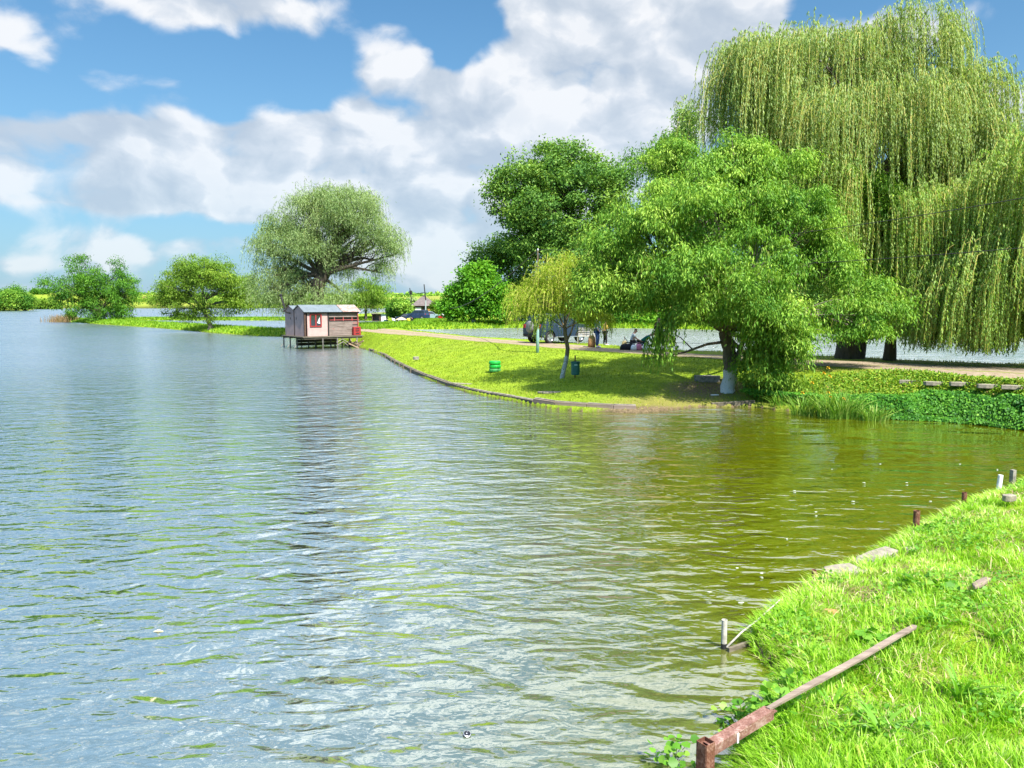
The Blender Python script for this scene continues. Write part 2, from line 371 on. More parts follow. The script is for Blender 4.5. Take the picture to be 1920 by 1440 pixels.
def make_ground():
    fine = np.arange(-37, 37.01, 0.115); side = np.concatenate([np.arange(-180, -37, 3.0), fine, np.arange(38, 180, 3.0)])
    th = np.radians(side); rs = np.exp(np.arange(math.log(1.2), math.log(4800), 0.0085))
    T, Rr = np.meshgrid(th, rs); X = np.sin(T) * Rr; Y = np.cos(T) * Rr
    Z = height(X.ravel(), Y.ravel())
    nr, na = X.shape; V = np.stack([X.ravel(), Y.ravel(), Z], 1)
    V = np.vstack([V, [[0, 0, hz1(0, 0)]]])
    i = np.arange(nr - 1)[:, None] * na + np.arange(na)[None, :]; j = np.arange(nr - 1)[:, None] * na + (np.arange(na)[None, :] + 1) % na
    F = np.stack([i, j, j + na, i + na], -1).reshape(-1, 4)
    k = np.arange(na); tri = np.stack([np.full(na, len(V) - 1), (k + 1) % na, k], 1)
    x, y, z = (np.ascontiguousarray(q) for q in V.T)
    sD = sdist(DYKE, x, y); sI = sdist(DYKE_IN, x, y); onD = (sD > -0.5) & (np.hypot(x, y) < 120)
    # worn muddy slope between the water's bend and the whitewashed tree
    a1 = np.array(G(1270, 745, .4)); blob = np.exp(-(((x - a1[0]) / 3.3) ** 2 + ((y - a1[1]) / 2.2) ** 2))
    a2 = np.array(G(1230, 770, .1)); blob2 = np.exp(-(((x - a2[0]) / 2.2) ** 2 + ((y - a2[1]) / 0.7) ** 2))
    a3 = np.array(G(1330, 718, .6)); blob3 = np.exp(-(((x - a3[0]) / 2.4) ** 2 + ((y - a3[1]) / 1.6) ** 2))
    dirt = np.where(onD, blob2 * 0.8 + blob3 * .62 + blob * .35 + np.exp(-np.abs(sI) / .35) * .40, 0)
    dirt = np.maximum(dirt, ((z < 0.08) & (x*x+y*y < 150**2)) * .75)
    dry = np.where(onD, np.exp(-((sI + 1.8) / 1.6) ** 2) * .45 * vn(x, y, 4, 8) + blob * .8 + (x > 9) * (sI > -.3) * .5, 0)
    dry = np.maximum(dry, np.where(onD & (sI < .2), .42 * fbm(x, y, 1.6, 44) + .25 * vn(x, y, 5, 12) - .12, 0)); nb = sdist(NEAR, x, y); dirt = np.maximum(dirt, np.where(nb > 0, .22 + .45 * fbm(x, y, .5, 14), 0)); dry = np.maximum(dry, np.where(nb > 0, .25 * fbm(x, y, 1.2, 4), 0))
    dry = np.maximum(dry, np.where(np.hypot(x, y) > 300, .35 + .3 * vn(x, y, 90, 2), 0))
    # gravel yard and lane on the far bank
    yx, yy = -19, 140; dirt = np.maximum(dirt, np.exp(-(((x - yx) / 13) ** 2 + ((y - yy) / 9) ** 4)) * .9 * (sdist(FAR, x, y) > 1.0))
    yx, yy = -12, 120; dirt = np.maximum(dirt, np.exp(-(((x - yx) / 2.6) ** 2 + ((y - yy) / 16) ** 4)) * .8 * (sdist(FAR, x, y) > .5))
    o = npmesh('ground', V, [F, tri], [M_ground], attr={'dirt': dirt, 'dry': dry, 'bed': np.clip((.04 - z) / .12, 0, 1)}, smooth=True)
    tag(o, kind='structure')
make_ground()

# ------------------------------------------------------------------ water
def water_material(name, deep, amp, calm=False, rough=.03):
    m, nt = newmat(name); n = N(nt); co = n.obj()
    r1 = n.mapping(co, rot=(0, 0, R(-36)), scale=(0.55, 1.25, 1)); r2 = n.mapping(co, rot=(0, 0, R(-28)), scale=(0.6, 1.3, 1)); r3 = n.mapping(co, rot=(0, 0, R(-42)), scale=(0.65, 1.2, 1))
    a = n.noise(r1, 0.85, 1, .5, .5); b = n.noise(r2, 2.1, 1.5, .45, .8); e = n.noise(r3, 4.3, 2, .5, .6); c = n.noise(r3, 7.5, 2, .55, .4); d = n.noise(co, 22, 2, .5)
    sx = n.node('ShaderNodeSeparateXYZ'); n.put(sx.inputs[0], co); openw = n.sstep(sx.outputs[1], 9, 50) if calm else 0.0
    gust = n.sstep(n.noise(n.mapping(co, rot=(0, 0, R(-15)), scale=(.5, 1, 1)), 0.09, 2), .35, .65)
    sx = n.node('ShaderNodeSeparateXYZ'); n.put(sx.inputs[0], co)
    if calm:      # lee of the inlet: the wind dies out towards the right bank
        lee = n.sstep(n.m('SUBTRACT', sx.outputs[0], n.m('MULTIPLY', sx.outputs[1], .02)), -3.0, 4.0)
    else: lee = 0.0
    small = n.m('SUBTRACT', n.m('MULTIPLY_ADD', gust, .6, .85), n.m('MULTIPLY', lee, .72) if calm else 0.0)
    big = n.m('SUBTRACT', 1.0, n.m('MULTIPLY', lee, .35) if calm else 0.0)
    h = n.m('MULTIPLY', n.m('MULTIPLY', a, .11 * amp), big)
    h = n.m('ADD', h, n.m('MULTIPLY', n.m('MULTIPLY', b, .10 * amp), small))
    h = n.m('ADD', h, n.m('MULTIPLY', n.m('MULTIPLY', e, .044 * amp), small))
    h = n.m('ADD', h, n.m('MULTIPLY', n.m('MULTIPLY', c, .0115 * amp), small))
    h = n.m('ADD', h, n.m('MULTIPLY', n.m('MULTIPLY', d, .0012 * amp), small))
    bp = n.bump(h, 1.0, 1.0)
    colr = n.mix(n.noise(co, .5, 2), deep, tuple(x * 1.25 for x in deep))
    if calm:                              # sky reflection put into a greyer body colour off shore; inlet stays olive
        off = n.m('SUBTRACT', 1.0, n.sstep(n.m('SUBTRACT', sx.outputs[0], n.m('MULTIPLY', sx.outputs[1], .0)), -3, 3.2)); colr = n.mix(n.m('MULTIPLY', off, .85), colr, (.12, .16, .155))
    if calm: rough = n.m('MULTIPLY_ADD', openw, .17, rough)
    fr = n.node('ShaderNodeFresnel'); fr.inputs[0].default_value = 1.33; n.put(fr.inputs[1], bp)
    fac = n.m('POWER', fr.outputs[0], n.m('MULTIPLY_ADD', off, -.15, .46) if calm else .35)
    df = n.node('ShaderNodeBsdfDiffuse'); n.put(df.inputs[0], colr); n.put(df.inputs['Normal'], bp)
    gl = n.node('ShaderNodeBsdfGlossy'); gl.inputs[0].default_value = (.95, .97, 1, 1); n.put(gl.inputs['Roughness'], rough); n.put(gl.inputs['Normal'], bp)
    mx = n.node('ShaderNodeMixShader'); n.put(mx.inputs[0], fac); n.put(mx.inputs[1], df.outputs[0]); n.put(mx.inputs[2], gl.outputs[0])
    n.out(mx.outputs[0]); return m
M_lake = water_material('lake_water', (.078, .085, .0005), 1.0, True)
M_pond = water_material('pond_water', (.26, .29, .28), 1.6, rough=.18)
def sheet(name, outline, z, mat):
    v = [(x, y, z) for x, y in outline]
    if sum(a[0] * b[1] - b[0] * a[1] for a, b in zip(outline, outline[1:] + outline[:1])) < 0: v = v[::-1]
    me = bpy.data.meshes.new(name); me.from_pydata(v, [], [tuple(range(len(v)))]); me.materials.append(mat)
    o = bpy.data.objects.new(name, me); col.objects.link(o); tag(o, kind='structure'); return o
def lake_sheet():
    xs = [-5000, -200, 0, 200, 5000]; ys = [-500, 0, 60, 300, 5000]
    V = [(x, y, 0) for y in ys for x in xs]; F = [(j * 5 + i, j * 5 + i + 1, j * 5 + i + 6, j * 5 + i + 5) for j in range(4) for i in range(4)]
    tag(npmesh('lake_water', V, np.array(F), [M_lake]), kind='structure')
lake_sheet()
pond_o = [(x, y - .7) for x, y in DB if x > -9] + [(-9.8, 69.6), (-12.6, 84)] + [(x, y + 1.0) for x, y in PF] + [(82, 54), (120, 50), (120, 10)]
sheet('pond_water', pond_o, 0.7, M_pond)

# ------------------------------------------------------------------ path on the dyke
def path():
    fr = [(2300,742),(2100,727),(1920,714),(1700,697.5),(1500,685),(1365,675.5),(1200,664.5),(1080,657),(1000,650),(900,641),(800,632),(700,624.5),(650,620.5)]
    bk = [(2300,722),(2100,705),(1920,690),(1700,681),(1500,672.5),(1350,664.5),(1200,658),(1080,646.5),(1000,641),(900,633),(800,623.5),(700,613.5),(650,611)]
    A = np.array([G(a, b, 1.17) for a, b in fr]); B = np.array([G(a, b, 1.17) for a, b in bk])
    def resample(P, n):
        s = np.concatenate([[0], np.cumsum(np.hypot(*np.diff(P, axis=0).T))]); t = np.linspace(0, s[-1], n)
        return np.stack([np.interp(t, s, P[:, 0]), np.interp(t, s, P[:, 1])], 1)
    n, k = 420, 15; A = resample(A, n); B = resample(B, n)
    t = np.linspace(0, 1, k)[None, :, None]
    ja = (fbm(A[:, 0], A[:, 1], 1.6, 3) - .5)[:, None, None] * .18; jb = (fbm(B[:, 0], B[:, 1], 1.6, 6) - .5)[:, None, None] * .18
    tt = t * (1 + jb - ja) + ja
    P = A[:, None] * (1 - tt) + B[:, None] * tt
    x, y = P[..., 0].ravel(), P[..., 1].ravel(); z = height(x, y) + .03
    tf = np.repeat(t[:, :, 0], n, 0).ravel(); z = z - .06 * ((tf == 0) | (tf == 1))
    i = np.arange(n - 1)[:, None] * k + np.arange(k - 1)[None]; F = np.stack([i, i + k, i + k + 1, i + 1], -1).reshape(-1, 4)
    m, nt = newmat('dirt_track'); q = N(nt); co = q.obj()
    ac = q.node('ShaderNodeAttribute', attribute_name='across').outputs['Fac']
    b = q.noise(co, 6, 5, .6); c = q.noise(co, 40, 2, .6); s = q.noise(q.mapping(co, scale=(.3, 1, 1)), .7, 3)
    base = q.ramp(q.m('MULTIPLY_ADD', c, .35, q.m('MULTIPLY', b, .65)), [(.3, (.15, .11, .075)), (.5, (.27, .21, .145)), (.7, (.42, .345, .255))])
    rut = q.m('ABSOLUTE', q.m('SUBTRACT', q.m('ABSOLUTE', q.m('SUBTRACT', ac, .5)), .22))
    mid = q.m('SUBTRACT', q.sstep(rut, .10, .26), q.m('MULTIPLY', s, .45))
    grass = q.ramp(b, [(.3, (.08, .11, .01)), (.7, (.2, .25, .03))])
    cc = q.mix(q.sstep(q.m('ADD', mid, q.m('MULTIPLY', q.m('SUBTRACT', b, .5), 1.0)), .30, .62), base, grass)
    q.out(q.principled(cc, .95, 0, q.bump(q.m('MULTIPLY', q.m('ADD', b, q.m('MULTIPLY', c, .4)), .04), .8, 1.0), .1))
    tag(npmesh('path', np.stack([x, y, z], 1), F, [m], attr={'across': tf}, smooth=True), kind='structure')
path()

# ------------------------------------------------------------------ foliage
def leaf_mat(name, stops, trans=0.35, rough=.55, spec=.25):
    m, nt = newmat(name); n = N(nt)
    t = n.node('ShaderNodeAttribute', attribute_name='tint').outputs['Fac']
    c = n.ramp(t, stops)
    p = n.principled(c, rough, 0, None, spec)
    tr = n.node('ShaderNodeBsdfTranslucent'); n.put(tr.inputs[0], n.mix(1.0, c, (1.15, 1.2, .55, 1), 'MULTIPLY'))
    mx = n.node('ShaderNodeMixShader'); mx.inputs[0].default_value = trans; n.put(mx.inputs[1], p); n.put(mx.inputs[2], tr.outputs[0])
    n.out(mx.outputs[0]); return m
def bark_mat(name, c0, c1, wash=None, scale=9):
    m, nt = newmat(name); n = N(nt); co = n.obj()
    a = n.noise(n.mapping(co, scale=(1, 1, .25)), scale, 5, .65); b = n.noise(co, scale * 4, 3, .6)
    f = n.m('MULTIPLY_ADD', a, .7, n.m('MULTIPLY', b, .3))
    c = n.ramp(f, [(.32, c0), (.66, c1)])
    if wash:                              # lime wash brushed on the foot of the trunk, ragged upper edge
        s = n.node('ShaderNodeSeparateXYZ'); n.put(s.inputs[0], co)
        z = n.m('ADD', s.outputs[2], n.m('MULTIPLY', n.m('SUBTRACT', a, .5), .5))
        wv = n.m('LESS_THAN', z, wash); chip = n.m('GREATER_THAN', b, .36 if wash < .8 else .47)
        c = n.mix(n.m('MULTIPLY', wv, chip), c, (.66, .67, .68, 1))
    n.out(n.principled(c, .9, 0, n.bump(n.m('MULTIPLY', f, .05), .9, 1.0), .2)); return m

def unit(v): return v / (np.linalg.norm(v, axis=-1, keepdims=True) + 1e-9)
def leaf_quads(C, D, Nn, L, W, fold=0.15):
    """diamond leaves: C base point, D along, Nn normal"""
    D = unit(D); S = unit(np.cross(D, Nn)); Nn = np.cross(S, D)
    L = np.broadcast_to(np.asarray(L, float), (len(C),))[:, None]; W = np.broadcast_to(np.asarray(W, float), (len(C),))[:, None]
    v0 = C; v1 = C + D * L * .42 + S * W * .5 + Nn * W * fold; v2 = C + D * L - Nn * L * .12; v3 = C + D * L * .42 - S * W * .5 + Nn * W * fold
    V = np.stack([v0, v1, v2, v3], 1).reshape(-1, 3); F = np.arange(len(C) * 4).reshape(-1, 4)
    return V, F
def rand_dirs(n, r=rng): return unit(r.normal(size=(n, 3)))
def vn3(P, s, seed=0): return (vn(P[:, 0] + P[:, 2] * .7, P[:, 1] - P[:, 2] * .4, s, seed) + vn(P[:, 0] - P[:, 1] * .5, P[:, 2], s, seed + 7)) / 2

def branches(name, paths, mat, parent, n=7):
    mb = MB()
    for pts, rad in paths:
        mb.tube(pts, rad, n if rad[0] > .04 else 4, cap=False)
    return mb.build(name, mat, parent, smooth=True)
def curve(a, b, k=7, sag=0.0, wob=0.08, r=rng):
    a, b = np.array(a, float), np.array(b, float); L = np.linalg.norm(b - a); t = np.linspace(0, 1, k)[:, None]
    p = a + (b - a) * t; p[:, 2] += np.sin(t[:, 0] * math.pi) * sag * L
    p += np.sin(t * math.pi) * r.normal(size=(1, 3)) * wob * L + np.sin(t * math.pi * 2) * r.normal(size=(1, 3)) * wob * .5 * L
    return p

def lobes_px(L, d, base):
    out = []
    for (px, py, rx, ry, *dd) in L:
        dd = dd[0] if dd else 0.0
        c = Q(px, py, d + dd); s = (d + dd) / FPX
        out.append((c - np.array(base), np.array([rx * s, min(rx, ry * 1.35) * s, ry * s])))
    return out

def tree(name, label, group, foot_px, z=None, d=None, lobes=(), leafm=None, barkm=None, trunk=(.3, .2), fork=.3, nclump=300, per=120, clump=.5, leaf=(.2, .08), droop=.2,
         trunk_path=None, seed=1, gap=.42, gaps=1.6, flat=.6, cat='tree', twigs=.25, limbs=True, crown='crown', spread=None, trunks=None, shell=.42, sub=6, subr=.50, carve=()):
    r = np.random.default_rng(seed)
    if d is None: x, y = GH(foot_px[0], foot_px[1])
    else:
        x = (foot_px[0] - 960) / FPX * d / (CP + (720 - foot_px[1]) / FPX * SP); y = d; z = CAM_H + ray(*foot_px)[2] * d / ray(*foot_px)[1] if z is None else z
    zz = hz1(x, y); z = max(z, zz) if zz > -.5 else z
    base = np.array([x, y, z]); d = y
    root = empty(name, base); tag(root, label, cat, group)
    LB = lobes_px(lobes, d, base)
    sc = np.median([a[0] for _, a in LB]); LM = list(range(len(LB))); SL = list(LB)
    if sub:
        SL, LM = [], []
        for li, (c, a) in enumerate(LB):
            SL.append((c, a * .78)); LM.append(li)
            dd = rand_dirs(sub, r); dd[:, 2] = np.where(dd[:, 2] < -.3, -dd[:, 2], dd[:, 2])
            for q in range(sub): k_ = subr * r.uniform(.65, 1.15); SL.append((c + dd[q] * a * r.uniform(.55, .85), a * k_ * np.array([1, 1, .95]))); LM.append(li)
    vol = np.array([(a[0] * a[1] * a[2]) ** .72 for c, a in SL]); vol /= vol.sum()
    idx = r.choice(len(SL), int(nclump * 1.9), p=vol); u = rand_dirs(len(idx), r); rad = (shell + (1 - shell) * r.random(len(idx)) ** .6)
    P = np.array([SL[i][0] for i in idx]) + u * rad[:, None] * np.array([SL[i][1] for i in idx]); idx = np.array(LM)[idx]
    keep = vn3(P + 50, sc * .55, seed) > gap * (0.6 + .4 * r.random(len(P))); keep &= P[:, 2] > .35
    for (cx_, cy_, rx_, ry_) in carve:      # deep hollows in the crown that let one look in at the shaded limbs
        c_ = Q(cx_, cy_, d) - base; k_ = d / FPX; keep &= ~((((P[:, 0] - c_[0]) / (rx_ * k_)) ** 2 + ((P[:, 2] - c_[2]) / (ry_ * k_)) ** 2 < 1) & (P[:, 1] < 1.6))
    P = P[keep][:nclump]; idx = idx[keep][:nclump]; U = u[keep][:nclump]
    # trunk and limbs
    top = max(c[2] for c, a in LB)
    tp = trunk_path if trunk_path is not None else [(0, 0, -.3), (0, 0, fork * top * .5), (0, 0, fork * top)]
    tp = np.array(tp, float); paths = []
    kk = len(tp); rr = np.interp(np.linspace(0, 1, kk), [0, .12, 1], [trunk[0] * 1.35, trunk[0], trunk[1]])
    fine = np.linspace(0, kk - 1, kk * 3); tpf = np.stack([np.interp(fine, range(kk), tp[:, i]) for i in range(3)], 1); tpf[1:-1] += r.normal(size=(len(tpf) - 2, 3)) * trunk[0] * .08
    paths.append((tpf, np.interp(fine, range(kk), rr)))
    for extra in (trunks or []):
        e = np.array(extra[0], float); paths.append((e, np.linspace(extra[1], extra[2], len(e))))
    forkp = tp[-1]
    tw_start = {}
    for li, (c, a) in enumerate(LB):
        tgt = c - np.array([0, 0, a[2] * .25]); L = np.linalg.norm(tgt - forkp)
        p = curve(forkp, tgt, 8, .10, .06, r); r0 = trunk[1] * np.clip(.28 + a[0] / (sc * 4), .25, .6)
        paths.append((p, np.linspace(r0, max(.02, r0 * .3), 8))); tw_start[li] = (p, r0 * .35)
    ntw = int(len(P) * twigs)
    for q in r.choice(len(P), ntw, replace=False):
        p, r0 = tw_start[idx[q]]; s = p[r.integers(3, 8)]
        paths.append((curve(s, P[q], 5, .06, .07, r), np.linspace(max(r0 * .55, .012), .008, 5)))
    branches('trunk', paths, barkm, root)
    # leaves
    n = len(P) * per; ci = np.repeat(np.arange(len(P)), per)
    sz = clump * (0.6 + .8 * r.random(len(P)))
    off = r.normal(size=(n, 3)) * np.array([1, 1, flat]) * sz[ci][:, None] * .62
    off[:, 2] -= np.abs(off[:, 0] ** 2 + off[:, 1] ** 2) ** .5 * .35 * droop
    C = P[ci] + off
    Dv = rand_dirs(n, r) + unit(off) * .7; Dv[:, 2] -= droop * 1.6
    Nv = rand_dirs(n, r) * .8 + np.array([0, 0, .7]) + U[ci] * .5
    L = leaf[0] * (0.6 + .7 * r.random(n)); W = leaf[1] * (0.6 + .7 * r.random(n))
    V, F = leaf_quads(C, Dv, Nv, L, W)
    tint = np.clip((r.normal(.5, .14, len(P)) + (vn3(P + 90, sc * .6, seed + 3) - .5) * .9)[ci] * .62 + .38 * r.random(n), 0, 1)
    npmesh(crown, V, F, [leafm], root, {'tint': np.repeat(tint, 4)})
    global LAST
    LAST = [q for q in SL]; return root, LB, base

def weeping(root, lobes, base, leafm, twigm, seed, bundles=260, per=12, length=(1.5, 5), leaf=(.12, .028), spacing=.07, ground=.3, spreadr=.28, name='hanging_foliage', zcap=None, lean=(0, 0), nleaf=1, gap=0, rmin=.62):
    r = np.random.default_rng(seed)
    vol = np.array([(a[0] * a[1] * a[2]) ** .66 for c, a in lobes]); vol /= vol.sum()
    idx = r.choice(len(lobes), bundles * 2, p=vol); u = rand_dirs(bundles * 2, r); u[:, 2] = np.abs(u[:, 2]) * 1.0 - .25
    rad = rmin + (1 - rmin) * r.random(len(u)); A = np.array([lobes[i][0] for i in idx]) + unit(u) * rad[:, None] * np.array([lobes[i][1] for i in idx])
    if gap: A = A[vn3(A + 30, 1.6, seed) > gap]
    A = A[:bundles]; u = u[:len(A)]
    nb = len(A); bi = np.repeat(np.arange(nb), per); ns = len(bi)
    S0 = A[bi] + r.normal(size=(ns, 3)) * np.array([1, 1, .8]) * spreadr
    lb = r.uniform(length[0], length[1], nb)
    Ls = lb[bi] * r.uniform(.6, 1.1, ns); Ls = np.minimum(Ls, np.maximum(.4, S0[:, 2] - ground - r.random(ns) * .5))
    out = unit(np.stack([S0[:, 0], S0[:, 1], 0 * S0[:, 0]], 1) + r.normal(size=(ns, 3)) * [1, 1, 0] * 1.2) * r.uniform(.15, .8, ns)[:, None]
    ph = r.random(ns) * 6.28; am = r.uniform(.02, .07, ns)
    def pos(k, s):
        e = 1 - np.exp(-s / .7)
        p = S0[k] + out[k] * e[:, None]; p[:, 2] += .22 * np.sin(np.minimum(s / .5, math.pi)) * .6 - np.maximum(0, s - .35)
        p[:, 0] += am[k] * np.sin(s * 1.7 + ph[k]) + lean[0] * s * s * .02; p[:, 1] += am[k] * np.cos(s * 1.3 + ph[k]) + lean[1] * s * s * .02
        return p
    cnt = np.maximum(3, (Ls / spacing).astype(int)); k = np.repeat(np.arange(ns), cnt)
    s = np.concatenate([np.linspace(.1, L, c) for L, c in zip(Ls, cnt)]) + r.normal(size=len(k)) * .02
    C = pos(k, np.maximum(s, 0)); n = len(k)
    a = r.random(n) * 6.28; Dv = np.stack([np.cos(a), np.sin(a), -1.1 - r.random(n) * 1.4], 1); Nv = np.stack([np.cos(a), np.sin(a), .9 + 0 * a], 1) + r.normal(size=(n, 3)) * .3
    V, F = leaf_quads(C, Dv, Nv, leaf[0] * r.uniform(.6, 1.3, n), leaf[1] * r.uniform(.7, 1.4, n))
    tint = np.clip(r.normal(.5, .17, nb)[bi][k] * .6 + .4 * r.random(n), 0, 1)
    # twigs as thin 3-sided strands
    m = 6; st = np.linspace(0, 1, m)
    K = np.repeat(np.arange(ns), m); Sx = (np.repeat(Ls, m).reshape(ns, m) * st).ravel(); PP = pos(K, Sx).reshape(ns, m, 3)
    wd = .009; side = np.stack([np.cos(ph), np.sin(ph), 0 * ph], 1)[:, None] * wd * np.linspace(1.2, .5, m)[None, :, None]
    TV = np.stack([PP - side, PP + side], 2).reshape(-1, 3)
    i = (np.arange(ns)[:, None] * m + np.arange(m - 1)[None]) * 2; TF = np.stack([i, i + 1, i + 3, i + 2], -1).reshape(-1, 4)
    VV = np.vstack([V, TV]); FF = np.vstack([F, TF + len(V)])
    mi = np.concatenate([np.zeros(len(F)), np.ones(len(TF))])
    tt = np.concatenate([np.repeat(tint, 4), np.repeat(r.random(ns), m * 2)])
    return npmesh(name, VV, FF, [leafm, twigm], root, {'tint': tt}, midx=mi)

L_deep = leaf_mat('deep_green_leaves', [(0, (.03, .12, .02)), (.5, (.09, .25, .02)), (1, (.24, .43, .04))], .34)
L_oak = leaf_mat('oak_leaves', [(0, (.03, .12, .035)), (.5, (.13, .27, .04)), (1, (.34, .48, .07))], .28)
L_mid = leaf_mat('fresh_willow_leaves', [(0, (.035, .15, .02)), (.45, (.15, .32, .03)), (.8, (.37, .54, .07)), (1, (.54, .67, .19))], .28)
L_weep = leaf_mat('weeping_willow_leaves', [(0, (.12, .22, .06)), (.4, (.27, .40, .12)), (.8, (.45, .55, .20)), (1, (.60, .64, .32))], .45)
L_curt = leaf_mat('sunlit_willow_shoots', [(0, (.17, .33, .07)), (.45, (.32, .50, .12)), (.8, (.50, .62, .20)), (1, (.64, .66, .30))], .5)  # lighter copy of the weeping willow leaves, sunlight put into the colour
L_silver = leaf_mat('silver_willow_leaves', [(0, (.15, .25, .09)), (.5, (.28, .40, .15)), (1, (.46, .54, .27))], .42)
L_yellow = leaf_mat('yellow_willow_leaves', [(0, (.20, .31, .02)), (.5, (.41, .54, .05)), (1, (.62, .70, .15))], .5)
L_bright = leaf_mat('bright_leaves', [(0, (.04, .16, .015)), (.5, (.12, .33, .02)), (1, (.28, .50, .04))], .36)
L_lime = leaf_mat('lime_leaves', [(0, (.07, .17, .015)), (.5, (.17, .31, .03)), (1, (.36, .48, .06))], .38)
T_gold = leaf_mat('golden_twigs', [(0, (.26, .26, .05)), (1, (.50, .42, .12))], .1)
T_green = leaf_mat('green_twigs', [(0, (.10, .13, .03)), (1, (.2, .2, .05))], .1)
B_dark = bark_mat('dark_bark', (.035, .028, .02), (.12, .10, .075))
B_grey = bark_mat('grey_bark', (.09, .075, .055), (.26, .23, .18))
B_wash = bark_mat('limed_bark', (.07, .06, .045), (.22, .19, .15), .70)
B_wash2 = bark_mat('young_limed_bark', (.10, .075, .045), (.25, .20, .13), .85, 16)
B_far = bark_mat('far_bark', (.06, .055, .04), (.22, .20, .16), None, 3)

FAST = False
def main_trees():
    # --- the whitewashed willow on the near slope
    lob = [(1420,330,95,62,1),(1320,400,120,90,0),(1480,420,110,90,.5),(1210,420,85,70,-.5),(1150,480,80,85,0),(1130,550,55,45,-.5),(1390,300,80,45,1),(1270,500,110,90,-1.5),(1400,510,120,80,-2),(1540,500,80,80,1),
           (1190,545,72,44,-.6),(1440,590,80,60,-2),(1330,575,78,42,-1.5),(1590,595,62,56,-.6),(1652,572,58,54,.3),(1620,620,40,26,-.3),(1480,640,55,55,-1.6),(1250,300,60,45,2.5),(1440,690,52,50,-1.2),(1470,735,45,28,-1.0)]
    r_, LB, base = tree('willow_tree', 'broad leafy willow with a whitewashed trunk foot leaning over the water beside the reeds', None, (1363,733), .42, None, lob, L_mid, B_wash,
         trunk=(.27, .21), trunk_path=[(0,0,-.4),(0,0,0),(.08,0,.9),(-.02,.0,1.55),(-.16,0,2.05)], nclump=1250, per=150, clump=.33, leaf=(.15, .04), droop=.75, seed=5, gap=.42, twigs=.22, carve=[(1385,475,34,32),(1300,522,30,28),(1455,535,30,24),(1220,452,22,22),(1522,450,24,26),(1345,390,20,18),(1180,520,18,16)],
         trunks=[([(.05,0,.7),(.35,-.1,1.3),(.6,-.2,2.1)],.12,.07), ([(-.1,0,1.7),(-.8,-.2,1.62),(-1.6,-.35,1.35),(-2.3,-.4,1.22),(-3.1,-.5,1.1)],.06,.015), ([(-1.3,-.3,1.42),(-1.75,-.35,1.85),(-2.1,-.4,2.05)],.025,.01)])
    weeping(r_, [(c, a * .92) for c, a in LB], base, L_mid, T_green, 6, bundles=150, per=5, length=(.4, 1.1), leaf=(.15, .042), spacing=.055, ground=.35, spreadr=.2)
    hang = [(Q(1240,640,26) - base, np.array([.35,.35,.5])), (Q(1250,600,26) - base, np.array([.5,.5,.5])), (Q(1455,640,25.9) - base, np.array([.8,.6,.6])), (Q(1430,600,26) - base, np.array([.7,.6,.6]))]
    weeping(r_, hang, base, L_mid, T_green, 9, bundles=34, per=8, length=(1.2, 2.4), leaf=(.15, .045), spacing=.05, ground=.35, spreadr=.16, name='trailing_shoots')
    # --- the giant weeping willow behind the path
    lob = [(1560,110,120,72,0),(1690,118,110,72,1),(1425,128,78,62,-.5),(1800,180,75,66,.5),(1350,260,70,90,0),(1600,220,150,110,3),(1500,300,110,90,2),(1750,300,120,110,1),(1880,330,90,110,-.5),(1660,380,90,110,2),(1500,215,105,75,-1),(1700,225,110,85,-1),(1328,205,44,66,-.5)]
    r_, LB, base = tree('weeping_willow', 'giant weeping willow with yellow-green curtains of shoots, tallest tree beside the path', None, (1592,672), 1.15, None, lob, L_weep, B_dark,
         trunk=(.55, .4), trunk_path=[(0,0,-.4),(0,0,0),(.1,0,2.5),(-.1,.1,4.2),(.1,.2,6.0)], nclump=420, per=70, clump=.62, leaf=(.14, .032), droop=1.0, seed=15, gap=.42, twigs=.4,
         trunks=[([(.35,0,-.2),(.5,0,1.2),(.9,.2,3.6)],.3,.2)])
    up = [(c, a * 1.05) for c, a in LAST]
    weeping(r_, up, base, L_weep, T_gold, 16, bundles=960, per=11, length=(.6, 4.2), leaf=(.15, .032), spacing=.06, ground=1.2, spreadr=.26, lean=(.3, 0), gap=.40, rmin=.7)
    low = [(Q(x, y, base[1] + dd) - base, np.array([rx * .022, rx * .018, ry * .022])) for x, y, rx, ry, dd in
           [(1740,380,60,40,-2.5),(1820,420,60,40,-3),(1890,430,60,60,-3),(1640,430,50,50,-1),(1560,330,60,40,-1.5),(1700,470,60,40,-1.5),(1860,520,50,30,-3)]]
    weeping(r_, low, base, L_curt, T_gold, 17, bundles=170, per=16, length=(2.5, 5.6), leaf=(.13, .034), spacing=.06, ground=.5, spreadr=.26, name='curtain_shoots')
    # --- second weeping willow leaning in at the right edge
    lob = [(1960,330,110,90,0),(1930,470,100,80,0),(2060,450,120,120,0),(1840,520,70,50,.5)]
    r_, LB, base = tree('weeping_willow', 'leaning dark-trunked weeping willow at the right edge, its shoots brushing the track verge', None, (2010,690), 1.1, None, lob, L_weep, B_dark,
         trunk=(.5, .35), trunk_path=[(0,0,-.4),(0,0,0),(-.7,.2,1.2),(-1.5,.3,2.4),(-1.6,.3,4.0)], nclump=170, per=70, clump=.6, leaf=(.14, .032), droop=1, seed=25, gap=.38, twigs=.3)
    weeping(r_, LB, base, L_curt, T_gold, 26, bundles=250, per=14, length=(2.0, 5.0), leaf=(.13, .034), spacing=.062, ground=.25, spreadr=.26)
    lo = [(Q(1880,560,28.6) - base, np.array([.6,.5,.8])), (Q(1850,600,28.4) - base, np.array([.35,.4,.4])), (Q(1760,540,29.5) - base, np.array([1.1,.6,.8]))]
